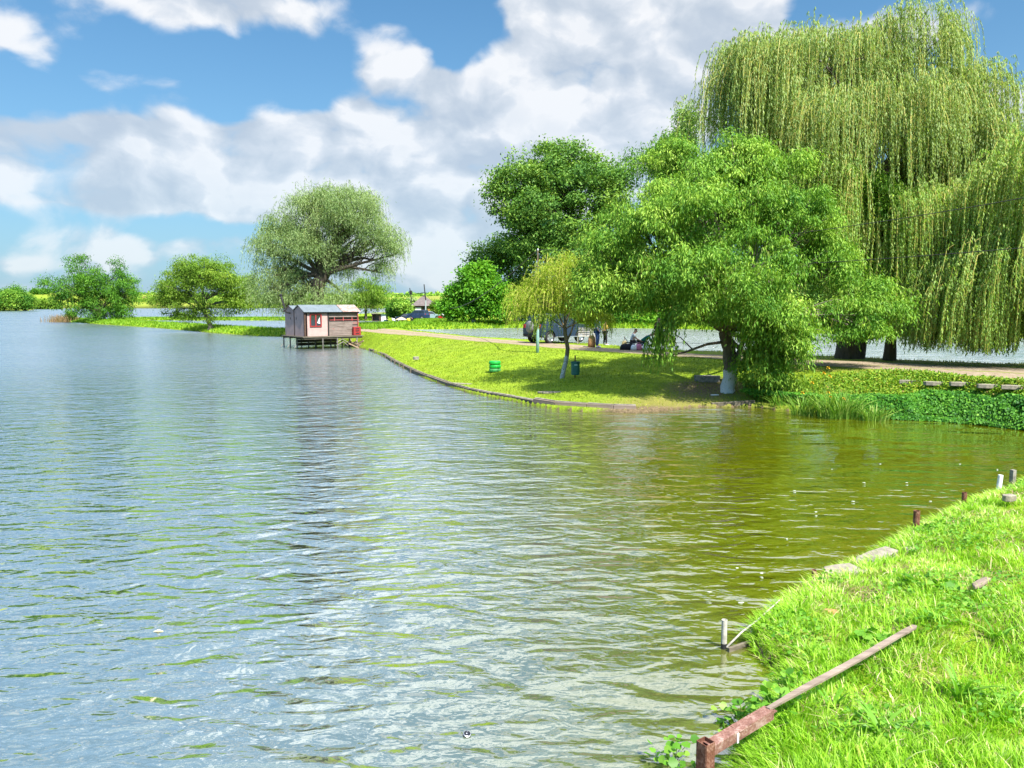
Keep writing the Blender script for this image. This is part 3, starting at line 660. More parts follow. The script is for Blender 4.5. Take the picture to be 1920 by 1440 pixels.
    weeping(r_, lo, base, L_curt, T_green, 27, bundles=64, per=16, length=(1.8, 3.4), leaf=(.13, .036), spacing=.055, ground=.12, spreadr=.22, name='curtain_shoots')
    # --- young yellow willow by the bin
    lob = [(1055,515,56,38,0),(1020,560,58,46,0),(1085,560,56,50,0),(1112,592,34,34,0),(985,585,26,30,0)]
    r_, LB, base = tree('young_willow', 'young yellow-green willow with a bent half-whitewashed stem beside the bin', None, (1054,709), .55, None, lob, L_yellow, B_wash2,
         trunk=(.095, .075), trunk_path=[(0,0,-.2),(0,0,0),(.17,0,.7),(.22,0,1.1),(.14,0,1.55),(.10,0,1.9)], nclump=230, per=60, clump=.22, leaf=(.085, .022), droop=1.0, seed=35, gap=.33, twigs=.5,
         trunks=[([(.16,0,1.4),(.34,0,1.75),(.5,0,2.3)],.05,.025)])
    weeping(r_, LB, base, L_yellow, T_gold, 36, bundles=165, per=8, length=(.35, 1.3), leaf=(.085, .022), spacing=.04, ground=1.0, spreadr=.13)
    weeping(r_, [(Q(1025,600,base[1]-.6) - base, np.array([.42,.3,.2])), (Q(1100,585,base[1]) - base, np.array([.35,.3,.2]))], base, L_lime, T_green, 37, bundles=14, per=8, length=(.7, 1.35), leaf=(.085, .024), spacing=.035, ground=1.0, spreadr=.1, name='trailing_shoots')
    # --- old silver willow behind the hut
    lob = [(590,400,62,48,0),(660,410,70,60,0),(700,450,50,50,0),(540,450,65,55,1),(600,470,60,45,-1),(520,510,50,45,0),(560,540,50,40,0),(735,470,30,34,0),(715,505,26,24,0),(500,470,30,38,0),(640,500,35,28,1),(600,562,34,36,-1.5),(540,570,56,28,-.5),(640,370,44,26,0),(500,545,36,36,0),(640,560,24,24,-1),(600,365,34,24,0)]
    r_, LB, base = tree('old_willow', 'tall pale grey-green willow with a forked dark trunk rising behind the pink hut', None, (600,612), 1.1, None, lob, L_silver, B_dark,
         trunk=(.85, .55), trunk_path=[(0,0,-.4),(0,0,0),(-.3,0,2.5),(-.2,0,4.0),(.3,0,5.4)], nclump=1000, per=70, clump=.62, leaf=(.30, .055), droop=.6, seed=45, gap=.40, twigs=.55, flat=.8, shell=.3,
         trunks=[([(-.2,0,3.6),(1.2,0,6.2),(2.6,.2,6.9),(4.2,.1,7.9),(5.6,0,8.9)],.48,.14), ([(2.2,.1,6.7),(3.6,-.2,7.0),(4.8,-.3,7.2),(5.8,-.2,7.0)],.28,.08), ([(1.0,0,6.0),(1.8,.2,8.4),(2.1,.3,10.2)],.3,.1)])
    weeping(r_, [(c, a * 1.08) for c, a in LAST], base, L_silver, T_green, 46, bundles=420, per=5, length=(.6, 2.6), leaf=(.30, .055), spacing=.16, ground=.6, spreadr=.45, rmin=.7)
    # --- trees on the spit
    tree('willow_tree', 'round yellow-green tree with a short pale-footed trunk, alone on the grassy spit', None, (395,618), .62, None,
         [(375,508,62,36,0),(340,530,50,34,0),(430,530,48,36,0),(385,550,60,34,-.5),(325,572,34,24,0),(440,570,34,22,0),(395,585,40,22,0),(345,592,34,14,0),(310,555,26,26,0),(455,555,26,30,0)], L_lime, B_far,
         trunk=(.34, .25), trunk_path=[(0,0,-.4),(0,0,0),(-.3,0,1.2),(-.8,0,2.0)], nclump=560, per=70, clump=.6, leaf=(.30, .09), droop=.5, seed=55, gap=.32, twigs=.4)
    tree('willow_tree', 'dark green two-headed tree standing on the tip of the spit, leftmost of the big trees', None, (182,601), .5, None,
         [(148,503,26,28,0),(138,540,44,36,0),(175,530,34,38,0),(215,516,28,26,0),(234,550,34,38,0),(195,565,42,34,0),(150,575,34,20,0),(235,585,24,20,0),(125,560,22,22,0),(200,590,38,14,-.5)], L_deep, B_dark,
         trunk=(.6, .45), trunk_path=[(0,0,-.4),(0,0,0),(.2,0,1.4)], nclump=420, per=60, clump=.85, leaf=(.45, .14), droop=.5, seed=65, gap=.38, twigs=.3)
    # --- small tree on the thin dyke
    tree('willow_tree', 'small round willow on the thin far dyke just right of the tall pale willow', None, (686,598.5), .55, None,
         [(685,540,30,24,0),(665,560,26,20,0),(710,550,24,22,0),(690,568,36,18,0),(720,570,14,14,0)], L_lime, B_dark,
         trunk=(.3, .22), nclump=190, per=50, clump=.9, leaf=(.5, .13), droop=.8, seed=75, gap=.36, twigs=.3)
main_trees()

def back_trees():
    T = tree
    T('broadleaf_tree', 'tall dark green round-headed tree behind the pond, centre of the photo', None, (1055,603), 1.2, 97,
      [(1060,300,50,38,0),(1000,330,50,40,0),(1110,330,60,40,0),(1160,355,42,32,0),(960,380,38,40,0),(1040,390,80,55,-2),(1120,410,60,50,-1),(940,340,18,24,0),(925,385,16,40,0),(990,450,60,50,0),(1070,470,70,60,-1),(1140,480,50,50,0),(1180,330,20,30,0),(1080,350,70,50,-1),(1000,400,60,45,-1),(1100,470,90,50,-1),(980,470,40,40,-1)],
      L_oak, B_dark, trunk=(.6, .45), nclump=1150, per=62, clump=1.0, leaf=(.38, .21), droop=.15, seed=85, gap=.37, subr=.58, twigs=.22, flat=.5)
    T('broadleaf_tree', 'dark spreading tree filling the gap left of the tall round-headed tree', None, (950,603), 1.2, 104,
      [(920,480,32,34,0),(960,500,50,45,0),(910,520,26,30,0),(980,545,50,40,0),(945,470,26,24,0)], L_oak, B_dark, trunk=(.4, .3), nclump=300, per=56, clump=1.1, leaf=(.38, .2), droop=.2, seed=86, gap=.34, twigs=.15)
    T('broadleaf_tree', 'bright green bushy tree at the left end of the pond-side trees', None, (888,603), 1.2, 94,
      [(893,518,30,28,0),(862,548,26,26,1),(908,556,40,36,0),(848,578,20,20,0),(925,580,34,22,-1),(880,585,34,14,-1)], L_bright, B_wash, trunk=(.28, .2), nclump=380, per=60, clump=.75, leaf=(.38, .22), droop=.1, seed=87, gap=.42, twigs=.2)
    T('yellow_shrub', 'yellow-green feathery shrub behind the silver car', None, (965,604), 1.2, 97,
      [(960,575,30,22,0),(985,560,28,26,0),(1000,580,26,20,0),(945,590,22,12,0)], L_yellow, B_dark, trunk=(.12, .08), nclump=200, per=60, clump=.8, leaf=(.42, .07), droop=-.5, seed=88, gap=.3, twigs=.2, cat='shrub')
    # the green wall beyond the pond: separate shrubs and trees side by side
    row = [(1040,560,46,46,96,L_bright,'light green shrub behind the dark blue car'),(1100,530,60,70,95,L_oak,'dark tree behind the standing people'),(1175,540,60,66,93,L_deep,'deep green bushy tree behind the bench'),
           (1250,545,62,62,91,L_bright,'bright bushy tree across the pond behind the crouching person'),(1330,560,60,50,88,L_deep,'dark bushy tree across the pond left of the limed trunk'),
           (1405,565,60,52,84,L_oak,'dense bush across the pond behind the limed trunk'),(1480,555,64,62,80,L_deep,'dense dark bush across the pond right of the limed trunk'),(1560,540,70,75,76,L_oak,'dark tree across the pond behind the giant willow trunk'),
           (1650,545,75,75,71,L_deep,'dark tree across the pond seen right of the giant willow trunk'),(1745,560,75,66,68,L_oak,'bush with reddish twigs across the pond under the willow curtain'),(1840,560,75,66,67,L_deep,'dark bush across the pond near the right edge'),(1930,560,75,66,66,L_oak,'bush across the pond at the right edge')]
    for i, (px, py, rx, ry, d, lm, lab) in enumerate(row):
        yb = {True: 616, False: 616}[px < 1300] if px < 1300 else np.interp(px, [1300, 1560, 1860, 2000], [618, 627, 634, 634])
        T('waterside_tree', lab, 'trees and bushes lining the far side of the pond', (px, yb - 2), 1.15, d + 4, [(px, py, rx, ry, 0), (px - rx * .5, py + ry * .4, rx * .6, ry * .5, -1), (px + rx * .5, py + ry * .35, rx * .6, ry * .5, -1), (px, yb - ry * .28, rx * .9, ry * .25, -2.5)],
          lm, B_dark, trunk=(.3, .2), nclump=330, per=44, clump=1.05 * d / 90, leaf=(.36, .17), droop=.2, seed=100 + i, gap=.30, twigs=.1)
    T('broadleaf_tree', 'tall dark tree across the pond, its top closing the gaps behind the whitewashed willow', None, (1400,612), 1.15, 92,
      [(1330,420,70,80,0),(1420,440,80,90,0),(1500,430,60,80,0),(1380,520,110,50,-1),(1270,470,50,50,0)], L_deep, B_dark, trunk=(.6, .45), nclump=600, per=50, clump=1.2, leaf=(.40, .2), droop=.2, seed=133, gap=.28, twigs=.15)
    T('broadleaf_tree', 'dark green tree showing between the two nearer willows', None, (1238,603), 1.2, 95,
      [(1245,310,32,34,0),(1262,275,28,24,0),(1290,330,30,40,0),(1290,250,22,50,1)], L_oak, B_dark, trunk=(.4, .3), nclump=220, per=60, clump=1.0, leaf=(.38, .18), droop=.3, seed=121, gap=.36, twigs=.5)
    T('broadleaf_tree', 'dark leafy tree wedged between the whitewashed willow and the willow curtains', None, (1668,672), 1.1, 31.5,
      [(1670,400,45,50,0),(1640,360,40,38,0),(1680,470,45,50,0),(1640,520,50,40,0),(1690,540,36,30,0)], L_mid, B_dark, trunk=(.22, .16), nclump=260, per=90, clump=.42, leaf=(.16, .045), droop=.5, seed=122, gap=.32, twigs=.2)
back_trees()

# ------------------------------------------------------------------ simple materials
def plain(name, c, rough=.6, metal=0, var=.12, scale=8, bump=.003, spec=.4, c2=None):
    m, nt = newmat(name); n = N(nt); co = n.obj()
    a = n.noise(co, scale, 4, .6); b = n.noise(co, scale * 5, 2, .6)
    c2 = c2 or tuple(x * (1 - var * 2.2) for x in c)
    cc = n.ramp(n.m('MULTIPLY_ADD', a, .7, n.m('MULTIPLY', b, .3)), [(.35, c2), (.6, c)])
    n.out(n.principled(cc, rough, metal, n.bump(n.m('MULTIPLY', a, bump * 3), .6, 1.0) if bump else None, spec)); return m
def wood_mat(name, c0, c1, axis=0, scale=6, paint=None, amount=.5):
    m, nt = newmat(name); n = N(nt); co = n.obj(); s = [14, 14, 14]; s[axis] = .9
    g = n.noise(n.mapping(co, scale=tuple(s)), scale / 6, 5, .65, .6); b = n.noise(co, scale * .4, 4, .6)
    c = n.ramp(n.m('MULTIPLY_ADD', g, .7, n.m('MULTIPLY', b, .3)), [(.32, c0), (.66, c1)])
    if paint: c = n.mix(n.sstep(n.m('ADD', b, n.m('MULTIPLY', n.m('SUBTRACT', g, .5), .6)), amount, amount + .08), c, paint + (1,))
    n.out(n.principled(c, .85, 0, n.bump(n.m('MULTIPLY', g, .006), .8, 1.0), .25)); return m
def glass_mat(name, c=(.02, .03, .035)):
    m, nt = newmat(name); n = N(nt); n.out(n.principled(c, .04, 0, None, .8, 1.5)); return m
def paint_mat(name, c, rough=.4):
    m, nt = newmat(name); n = N(nt); p = n.node('ShaderNodeBsdfPrincipled'); d = n.noise(n.obj(), 3, 3)
    n.put(p.inputs['Base Color'], n.mix(n.m('MULTIPLY', d, .06), c, (.25, .22, .18))); p.inputs['Roughness'].default_value = rough
    p.inputs['Coat Weight'].default_value = .15; p.inputs['Coat Roughness'].default_value = .08; n.out(p.outputs[0]); return m
def rust_mat(name, c=(.16, .065, .04), c2=(.34, .20, .15)):
    m, nt = newmat(name); n = N(nt); co = n.obj(); a = n.noise(co, 11, 5, .65); b = n.noise(co, 60, 3, .6)
    cc = n.ramp(n.m('MULTIPLY_ADD', a, .6, n.m('MULTIPLY', b, .4)), [(.33, tuple(x * .45 for x in c)), (.5, c), (.66, c2)])
    n.out(n.principled(cc, .85, .1, n.bump(n.m('MULTIPLY', n.m('ADD', a, b), .004), .9, 1.0), .3)); return m
M_rust = rust_mat('rusty_steel'); M_rust2 = rust_mat('rusty_painted_steel', (.22, .11, .085), (.40, .29, .25))
M_pale = plain('pale_weathered_paint', (.55, .52, .46), .8, var=.2, scale=12, c2=(.30, .28, .24))
M_white = plain('white_paint', (.72, .73, .74), .6, var=.08)
M_grey = plain('grey_weathered_wood', (.34, .31, .27), .9, var=.3, scale=10)
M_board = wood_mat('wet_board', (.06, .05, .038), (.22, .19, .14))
M_plank = wood_mat('grey_plank', (.12, .09, .07), (.33, .26, .21))
M_log = wood_mat('mossy_plank', (.09, .065, .035), (.30, .25, .11), paint=(.20, .21, .03), amount=.55)
M_conc = plain('concrete', (.30, .265, .21), .95, var=.22, scale=9, bump=.006, c2=(.15, .135, .10))
M_black = plain('black_rubber', (.02, .02, .02), .7, var=.1)
M_dark = plain('dark_cloth', (.018, .018, .022), .9)
M_skin = plain('skin', (.42, .24, .165), .55, var=.08)
M_hair = plain('brown_hair', (.055, .03, .018), .8)
M_chrome = plain('alloy', (.55, .56, .58), .3, .8, bump=0)
M_glass = glass_mat('dark_glass')
M_lamp = plain('lamp_glass', (.7, .7, .68), .15, 0, .05, bump=0)
M_redlamp = plain('red_lamp', (.35, .02, .015), .2, bump=0)

# ------------------------------------------------------------------ near bank grass and weeds
def blade_mesh(name, x, y, hgt, wid, lean, az, tint, mat, label=None, segs=2, zoff=-.01, curl=.5, parent=None, base=(0, 0, 0), z=None):
    n = len(x); z = height(x, y) + zoff if z is None else z
    B = np.stack([x, y, z], 1) - np.array(base); d = np.stack([np.cos(az), np.sin(az), 0 * az], 1); s = np.stack([-np.sin(az + rng.normal(size=n) * .8), np.cos(az), 0 * az], 1); s = unit(s)
    up = np.array([0, 0, 1.0]); vs = []
    for k in range(segs + 1):
        t = k / segs; c = B + up * (hgt * (t - curl * lean * t * t * .5))[:, None] + d * (hgt * lean * t * t)[:, None]
        if k < segs: wv = (wid * (1 - t * .55) * .5)[:, None]; vs += [c - s * wv, c + s * wv]
        else: vs += [c]
    m = 2 * segs + 1; V = np.stack(vs, 1).reshape(-1, 3); o = np.arange(n)[:, None] * m
    Fq = [np.concatenate([o + 2 * k, o + 2 * k + 1, o + 2 * k + 3, o + 2 * k + 2], 1) for k in range(segs - 1)]
    Ft = np.concatenate([o + 2 * segs - 2, o + 2 * segs - 1, o + 2 * segs], 1)
    ob = npmesh(name, V, ([np.concatenate(Fq)] if Fq else []) + [Ft], [mat], parent, {'tint': np.repeat(tint, m)})
    return ob
G_near = leaf_mat('near_grass_blades', [(0, (.15, .32, .015)), (.4, (.29, .55, .03)), (.75, (.45, .68, .08)), (.92, (.60, .70, .26)), (1, (.66, .56, .32))], .45, .5, .3)
G_far = leaf_mat('far_grass_blades', [(0, (.10, .16, .01)), (.4, (.21, .30, .015)), (.8, (.36, .43, .03)), (1, (.48, .42, .10))], .35)
L_ivy = leaf_mat('ivy_leaves', [(0, (.02, .12, .012)), (.4, (.09, .28, .02)), (.75, (.22, .46, .04)), (1, (.46, .60, .10))], .3, .55, .25)
L_iris = leaf_mat('iris_leaves', [(0, (.06, .17, .015)), (.5, (.17, .34, .035)), (1, (.42, .50, .14))], .3)
L_weed = leaf_mat('weed_leaves', [(0, (.06, .19, .015)), (.5, (.13, .34, .025)), (1, (.26, .46, .06))], .4, .45, .35)
M_flower = plain('yellow_petals', (.75, .42, .015), .6, bump=0)

def near_grass():
    n = 410000
    th = rng.uniform(R(5), R(50), n); r = 3.2 + (23 - 3.2) * rng.random(n) ** 1.9
    x, y = np.sin(th) * r, np.cos(th) * r
    s = sdist(NEAR, x, y); k = s > -.10
    cl = fbm(x, y, .55, 41); cl2 = vn(x, y, .16, 44); bare = fbm(x, y, .9, 47)
    k &= rng.random(n) < np.clip(.25 + 1.5 * cl, .1, 1) * np.where(bare > .66, .35, 1)
    x, y, s, cl, cl2, bare, r = (q[k] for q in (x, y, s, cl, cl2, bare, r)); n = len(x)
    hgt = (.03 + .075 * cl ** 1.4 + .035 * cl2) * rng.uniform(.5, 1.3, n) * np.where(s < .35, 1.45, 1)
    az = vn(x, y, .35, 51) * 9 + rng.normal(size=n) * .9
    # blades on the water's edge hang over it
    edge = s < .22; gx = sdist(NEAR, x + .02, y) - s; gy = sdist(NEAR, x, y + .02) - s; oa = np.arctan2(-gy, -gx)
    az = np.where(edge, oa + rng.normal(size=n) * .7, az); lean = np.where(edge, rng.uniform(.5, 1.5, n), rng.uniform(.1, 1.0, n))
    tint = np.clip(.42 + (fbm(x, y, .8, 61) - .5) * .9 + rng.normal(size=n) * .24 + (rng.random(n) < .07 * (1 + 3 * (bare > .55))) * .55, 0, 1)
    wid = (.0045 + .0011 * r) * rng.uniform(.6, 1.2, n)
    z = np.maximum(height(x, y), .03) - .012
    o = blade_mesh('grass', x, y, hgt, wid, lean, az, tint, G_near, z=z); tag(o, kind='stuff')
    # coarse tussock blades
    m = 26000; th = rng.uniform(R(8), R(40), m); r = 3.2 + 9 * rng.random(m) ** 1.3; x, y = np.sin(th) * r, np.cos(th) * r
    s = sdist(NEAR, x, y); cl = vn(x, y, .45, 71) * .6 + vn(x, y, .13, 72) * .4; k = (s > .12) & (cl > .52) & ((y < 8.0) | (rng.random(m) < .3)); x, y, cl = x[k], y[k], cl[k]; n = len(x)
    o = blade_mesh('tall_grass', x, y, rng.uniform(.09, .22, n), rng.uniform(.007, .017, n), rng.uniform(.2, 1.0, n), rng.random(n) * 6.28, np.clip(rng.normal(.5, .2, n), 0, 1), G_near, segs=3); tag(o, kind='stuff')
near_grass()

def broad_leaves(name, x, y, r, sz, tint, mat, lift=(.02, .08), parent=None, base=(0, 0, 0), tilt=.5, z=None, round_=.85):
    """six-sided rounded leaves lying loosely above the ground"""
    n = len(x); z = height(x, y) if z is None else z
    z = z + r.uniform(*lift, n); a = r.random(n) * 6.28; D = np.stack([np.cos(a), np.sin(a), r.normal(size=n) * tilt * .5], 1); Nn = r.normal(size=(n, 3)) * tilt + [0, 0, 1]
    D = unit(D); S = unit(np.cross(D, Nn)); Nn = np.cross(S, D); C = np.stack([x, y, z], 1) - np.array(base); L = sz[:, None]
    sh = [(0, 0, 0), (.22, .42, .06), (.62, .45, .04), (1, 0, -.10), (.62, -.45, .04), (.22, -.42, .06)]
    V = np.stack([C + D * L * a_ + S * L * b_ * round_ + Nn * L * c_ for a_, b_, c_ in sh], 1).reshape(-1, 3)
    o = np.arange(n)[:, None] * 6; F = np.concatenate([np.concatenate([o, o + 1, o + 2, o + 3], 1), np.concatenate([o, o + 3, o + 4, o + 5], 1)])
    return npmesh(name, V, F, [mat], parent, {'tint': np.repeat(tint, 6)})
def straw():
    m = 9000; th = rng.uniform(R(8), R(40), m); r = 3.4 + 12 * rng.random(m) ** 1.3; x, y = np.sin(th) * r, np.cos(th) * r
    s = sdist(NEAR, x, y); k = (s > 0) & ((fbm(x, y, .7, 66) > .55) | (s < .12)); x, y, r = x[k], y[k], r[k]; n = len(x)
    tag(blade_mesh('dead_straw', x, y, rng.uniform(.04, .12, n), .004 + .0008 * r, rng.uniform(1.0, 2.2, n), rng.random(n) * 6.28, rng.random(n), leaf_mat('straw', [(0, (.20, .14, .06)), (.6, (.42, .34, .17)), (1, (.62, .55, .34))], .2), zoff=.02), kind='stuff')
straw()
def clover():
    n = 30000; th = rng.uniform(R(10), R(38), n); r = 4 + 15 * rng.random(n) ** 1.2; x, y = np.sin(th) * r, np.cos(th) * r
    s = sdist(NEAR, x, y); c = fbm(x, y, .9, 81); k = (s > .05) & (c > .56); x, y, r = x[k], y[k], r[k]; n = len(x)
    tag(broad_leaves('ground_cover', x, y, rng, rng.uniform(.018, .045, n) * (1 + r * .03), np.clip(rng.normal(.6, .2, n), 0, 1), L_weed, (.03, .11)), kind='stuff')
clover()

def leafy_weed(px, py, z, n, rad, hgt, sz, label, seed, long_=False):
    r = np.random.default_rng(seed); x, y = GH(px, py) if z > .1 else G(px, py, z); z0 = max(hz1(x, y), 0.0); b = (x, y, z0)
    root = empty('leafy_weed', b); tag(root, label, 'weed', 'broad-leaved weeds in the near grass')
    a = r.random(n) * 6.28; rr = rad * r.random(n) ** .6; dx, dy = np.cos(a) * rr, np.sin(a) * rr
    if long_:
        o = blade_mesh('leaves', x + dx * .3, y + dy * .3, np.full(n, hgt) * r.uniform(.6, 1.2, n), np.full(n, sz) * r.uniform(.8, 1.3, n), r.uniform(.5, 1.3, n), a, np.clip(r.normal(.6, .2, n), 0, 1), L_weed, segs=4, parent=root, base=b)
    else:
        hh = hgt * r.random(n) * (1 - .5 * rr / rad)
        o = broad_leaves('leaves', x + dx, y + dy, r, sz * r.uniform(.6, 1.2, n), np.clip(r.normal(.6, .22, n), 0, 1), L_weed, (0, .01), root, b, .7, z=z0 + hh, round_=1.05)
        mb = MB()
        for i in range(min(n, 14)): mb.tube([(0, 0, -.02), (dx[i] * .5, dy[i] * .5, hh[i] * .6), (dx[i], dy[i], hh[i])], [.004, .003, .002], 4)
        mb.build('stems', M_stem, root)
    return root
M_stem = plain('green_stem', (.16, .26, .05), .7)
leafy_weed(1452, 1345, .35, 70, .22, .30, .085, 'vine-like weed climbing over the rusty rail where it meets the bank', 201)
leafy_weed(1480, 1300, .3, 40, .18, .22, .075, 'round-leaved weed just behind the middle of the rusty rail', 202)
leafy_weed(1385, 1415, .25, 46, .20, .25, .085, 'broad-leaved weed growing under the rusty rail beside its corner post', 203)
leafy_weed(1262, 1425, .05, 36, .17, .30, .07, 'sparse leafy weed standing in the water left of the rusty corner post', 204)
leafy_weed(1645, 1205, .5, 40, .20, .12, .11, 'low broad-leaved weed beside the upper end of the loose plank', 205)
leafy_weed(1750, 1100, .6, 30, .24, .12, .12, 'yellowish dock plant in the middle of the near grass', 206)
leafy_weed(1650, 1380, .8, 16, .14, .24, .030, 'plantain tuft with upright strap leaves near the bottom edge', 207, True)
leafy_weed(1800, 1310, .9, 18, .14, .26, .034, 'large plantain tuft with upright strap leaves at the lower right', 208, True)
leafy_weed(1560, 1330, .6, 16, .12, .20, .028, 'small plantain tuft with strap leaves right of the rail', 209, True)
leafy_weed(1870, 1200, .9, 16, .14, .22, .034, 'plantain tuft with strap leaves near the right edge', 210, True)
leafy_weed(1738, 1006, .05, 26, .16, .10, .10, 'pale broad-leaved weed at the foot of the tall rusty stake', 211)

# grass on the far bank, spit and dykes
def far_grass():
    pts = []
    n = 230000; x = rng.uniform(-20, 26, n); y = 20 + 50 * rng.random(n) ** 1.25
    so = sdist(DYKE, x, y); si = sdist(DYKE_IN, x, y)
    on_path = (si > .25) & (y - np.interp(x, [a for a, b in DB[::-1]], [b for a, b in DB[::-1]]) < -1.0)
    k = (so > .05) & ~(on_path & (rng.random(n) < .965)) & (np.abs(x / y) < .72)
    a1 = np.array(G(1270, 745, .4)); bl = np.exp(-(((x - a1[0]) / 3.0) ** 2 + ((y - a1[1]) / 1.9) ** 2)); k &= rng.random(n) > bl * .8
    x, y, so = x[k], y[k], so[k]; n = len(x); bl = bl[k]
    cl = fbm(x, y, 1.1, 91); hgt = (.03 + .09 * cl) * rng.uniform(.6, 1.3, n)
    tint = np.clip(.45 + (cl - .5) * .6 + rng.normal(size=n) * .2 + bl * .35, 0, 1)
    o = blade_mesh('grass', x, y, hgt, .011 + .0007 * y, rng.uniform(.1, .9, n), rng.random(n) * 6.28, tint, G_far, segs=1); tag(o, kind='stuff')
    # spit, thin dyke, second dyke: longer rough grass seen from far away
    X = []
    for poly, cnt, bx in ((SPIT, 42000, (-100, -14, 72, 172)), (THIN, 16000, (-112, -26, 168, 184)), (FAR, 60000, (-30, 44, 60, 160))):
        xx = rng.uniform(bx[0], bx[1], cnt * 4); yy = rng.uniform(bx[2], bx[3], cnt * 4); s = sdist(poly, xx, yy); q = (s > -.1) & (s < 12); X.append(np.stack([xx[q][:cnt], yy[q][:cnt]]))
    X = np.concatenate(X, 1); x, y = X; z = height(x, y); k = (z > .05); x, y, z = x[k], y[k], z[k]; n = len(x)
    o = blade_mesh('rough_grass', x, y, rng.uniform(.12, .42, n), .05 + .0010 * y, rng.uniform(.1, .8, n), rng.random(n) * 6.28, np.clip(.5 + rng.normal(size=n) * .2, 0, 1), G_far2, segs=1); tag(o, kind='stuff')
G_far2 = leaf_mat('bank_grass_blades', [(0, (.08, .19, .01)), (.5, (.17, .34, .015)), (1, (.32, .47, .04))], .35)
far_grass()

# ivy and herbs clothing the steep bank on the right
def ivy_bank():
    L = [G(px, py, 0.05) for px, py in [(1405,760),(1480,768),(1560,776),(1660,781),(1760,786),(1840,793),(1920,803),(2100,822)]]
    D = np.array(L); s = np.concatenate([[0], np.cumsum(np.hypot(*np.diff(D, axis=0).T))])
    n = 95000; t = s[-1] * rng.random(n) ** .9; x = np.interp(t, s, D[:, 0]); y = np.interp(t, s, D[:, 1]); dep = rng.uniform(-.25, 1.9, n)
    lim = .85 + .4 * vn(t, 0 * t, 1.3, 5); k = (dep < lim) & (rng.random(n) < .15 + 1.2 * vn(t, dep, .4, 9) ** 1.3) & ((t > s[2] * .9) | (dep > .55)); k &= rng.random(n) < .55 + .45 * (t > s[3]); t, x, y, dep, lim = t[k], x[k], y[k], dep[k], lim[k]; n = len(t)
    y = y + dep; bulge = .26 * np.sin(np.clip((dep + .25) / (lim + .25), 0, 1) * math.pi) ** .6 + .16 * (fbm(t, dep, .6, 3) - .4)
    z = np.maximum(height(x, y), .02) + bulge * rng.random(n) ** .35 + np.clip(dep, 0, .5) * .30
    z = np.minimum(z, .74 + .26 * vn(t, 0 * t, .5, 15) + rng.uniform(-.12, .04, n)); z = np.maximum(z, height(x, y) + .01)
    P = np.stack([x, y - bulge * .5, z], 1); Nn = np.stack([0 * x, -.8 + 0 * x, .75 + 0 * x], 1) + rng.normal(size=(n, 3)) * .45
    Dv = np.stack([rng.normal(size=n), rng.normal(size=n) * .4, -.8 + 0 * x], 1)
    top = np.clip((dep - .75) / .6, 0, 1)
    V, F = leaf_quads(P, Dv, Nn, rng.uniform(.05, .11, n), rng.uniform(.045, .09, n), .08)
    tint = np.clip(.32 + top * .45 + (fbm(t, dep, .8, 8) - .5) * .7 + rng.normal(size=n) * .16, 0, 1)
    tag(npmesh('ground_cover', V, F, [L_ivy], None, {'tint': np.repeat(tint, 4)}), kind='stuff')
    # yellowing low herbs above the ivy
    n = 26000; t = rng.uniform(s[1] * .3, s[-1], n); x = np.interp(t, s, D[:, 0]); y = np.interp(t, s, D[:, 1]) + rng.uniform(.5, 3.0, n); z = height(x, y)
    k = sdist(DYKE_IN, x, y) < .15; x, y, z = x[k], y[k], z[k]; n = len(x)
    V, F = leaf_quads(np.stack([x, y, z + rng.uniform(0, .16, n)], 1), rng.normal(size=(n, 3)) + [0, -.2, .3], rng.normal(size=(n, 3)) * .5 + [0, -.3, 1], rng.uniform(.05, .11, n), rng.uniform(.03, .07, n))
    tag(npmesh('low_herbs', V, F, [L_herb], None, {'tint': np.repeat(np.clip(rng.normal(.5, .25, n), 0, 1), 4)}), kind='stuff')
L_herb = leaf_mat('yellowing_herb_leaves', [(0, (.08, .19, .015)), (.5, (.19, .35, .03)), (.85, (.38, .46, .05)), (1, (.34, .26, .06))], .35)
ivy_bank()

def iris(px, py, n, rad, h, label, seed, flowers=()):
    r = np.random.default_rng(seed); x, y = G(px, py, .1); z0 = max(hz1(x, y), 0); b = (x, y, z0); root = empty('iris_clump', b); tag(root, label, 'plant', 'iris clumps at the water edge')
    a = r.random(n) * 6.28; rr = rad * r.random(n) ** .5
    blade_mesh('leaves', x + np.cos(a) * rr, y + np.sin(a) * rr * .6, h * r.uniform(.55, 1.1, n), r.uniform(.022, .038, n), r.uniform(.1, 1.1, n), a + r.normal(size=n) * .5, np.clip(r.normal(.5, .22, n), 0, 1), L_iris, segs=4, parent=root, base=b, z=np.full(n, z0))
    for fx, fy in flowers:
        p = Q(fx, fy, y) - np.array(b); mb = MB(); st = MB()
        st.tube([(p[0] * .7, p[1], 0), (p[0] * .9, 0, p[2] * .6), tuple(p)], [.006, .005, .004], 5)
        for q in range(6):
            an = q * math.pi / 3; rad2 = .055 if q % 2 else .035; zz = -.03 if q % 2 else .05
            c = Vector(p); d = Vector((math.cos(an), math.sin(an), 0)); sd2 = Vector((-d.y, d.x, 0))
            mb.add([c, c + d * rad2 * .6 + sd2 * .03 + Vector((0, 0, zz * .3 + .015)), c + d * rad2 * 1.2 + Vector((0, 0, zz)), c + d * rad2 * .6 - sd2 * .03 + Vector((0, 0, zz * .3 + .015))], [(0, 1, 2, 3)])
        f = st.build('stem', M_stem, root); mb.build('flower', M_flower, root)
    return root
iris(1572, 777, 260, .62, .95, 'large iris clump with yellow flowers at the left end of the ivy bank', 301, [(1553,690),(1545,700),(1556,706),(1523,718),(1553,736),(1557,745),(1505,737),(1582,748)])
iris(1508, 772, 130, .42, .72, 'iris clump without flowers beside the drooping willow shoots', 302)
iris(1640, 782, 130, .42, .52, 'low iris clump at the right of the flowering one, next to the short stake', 303)
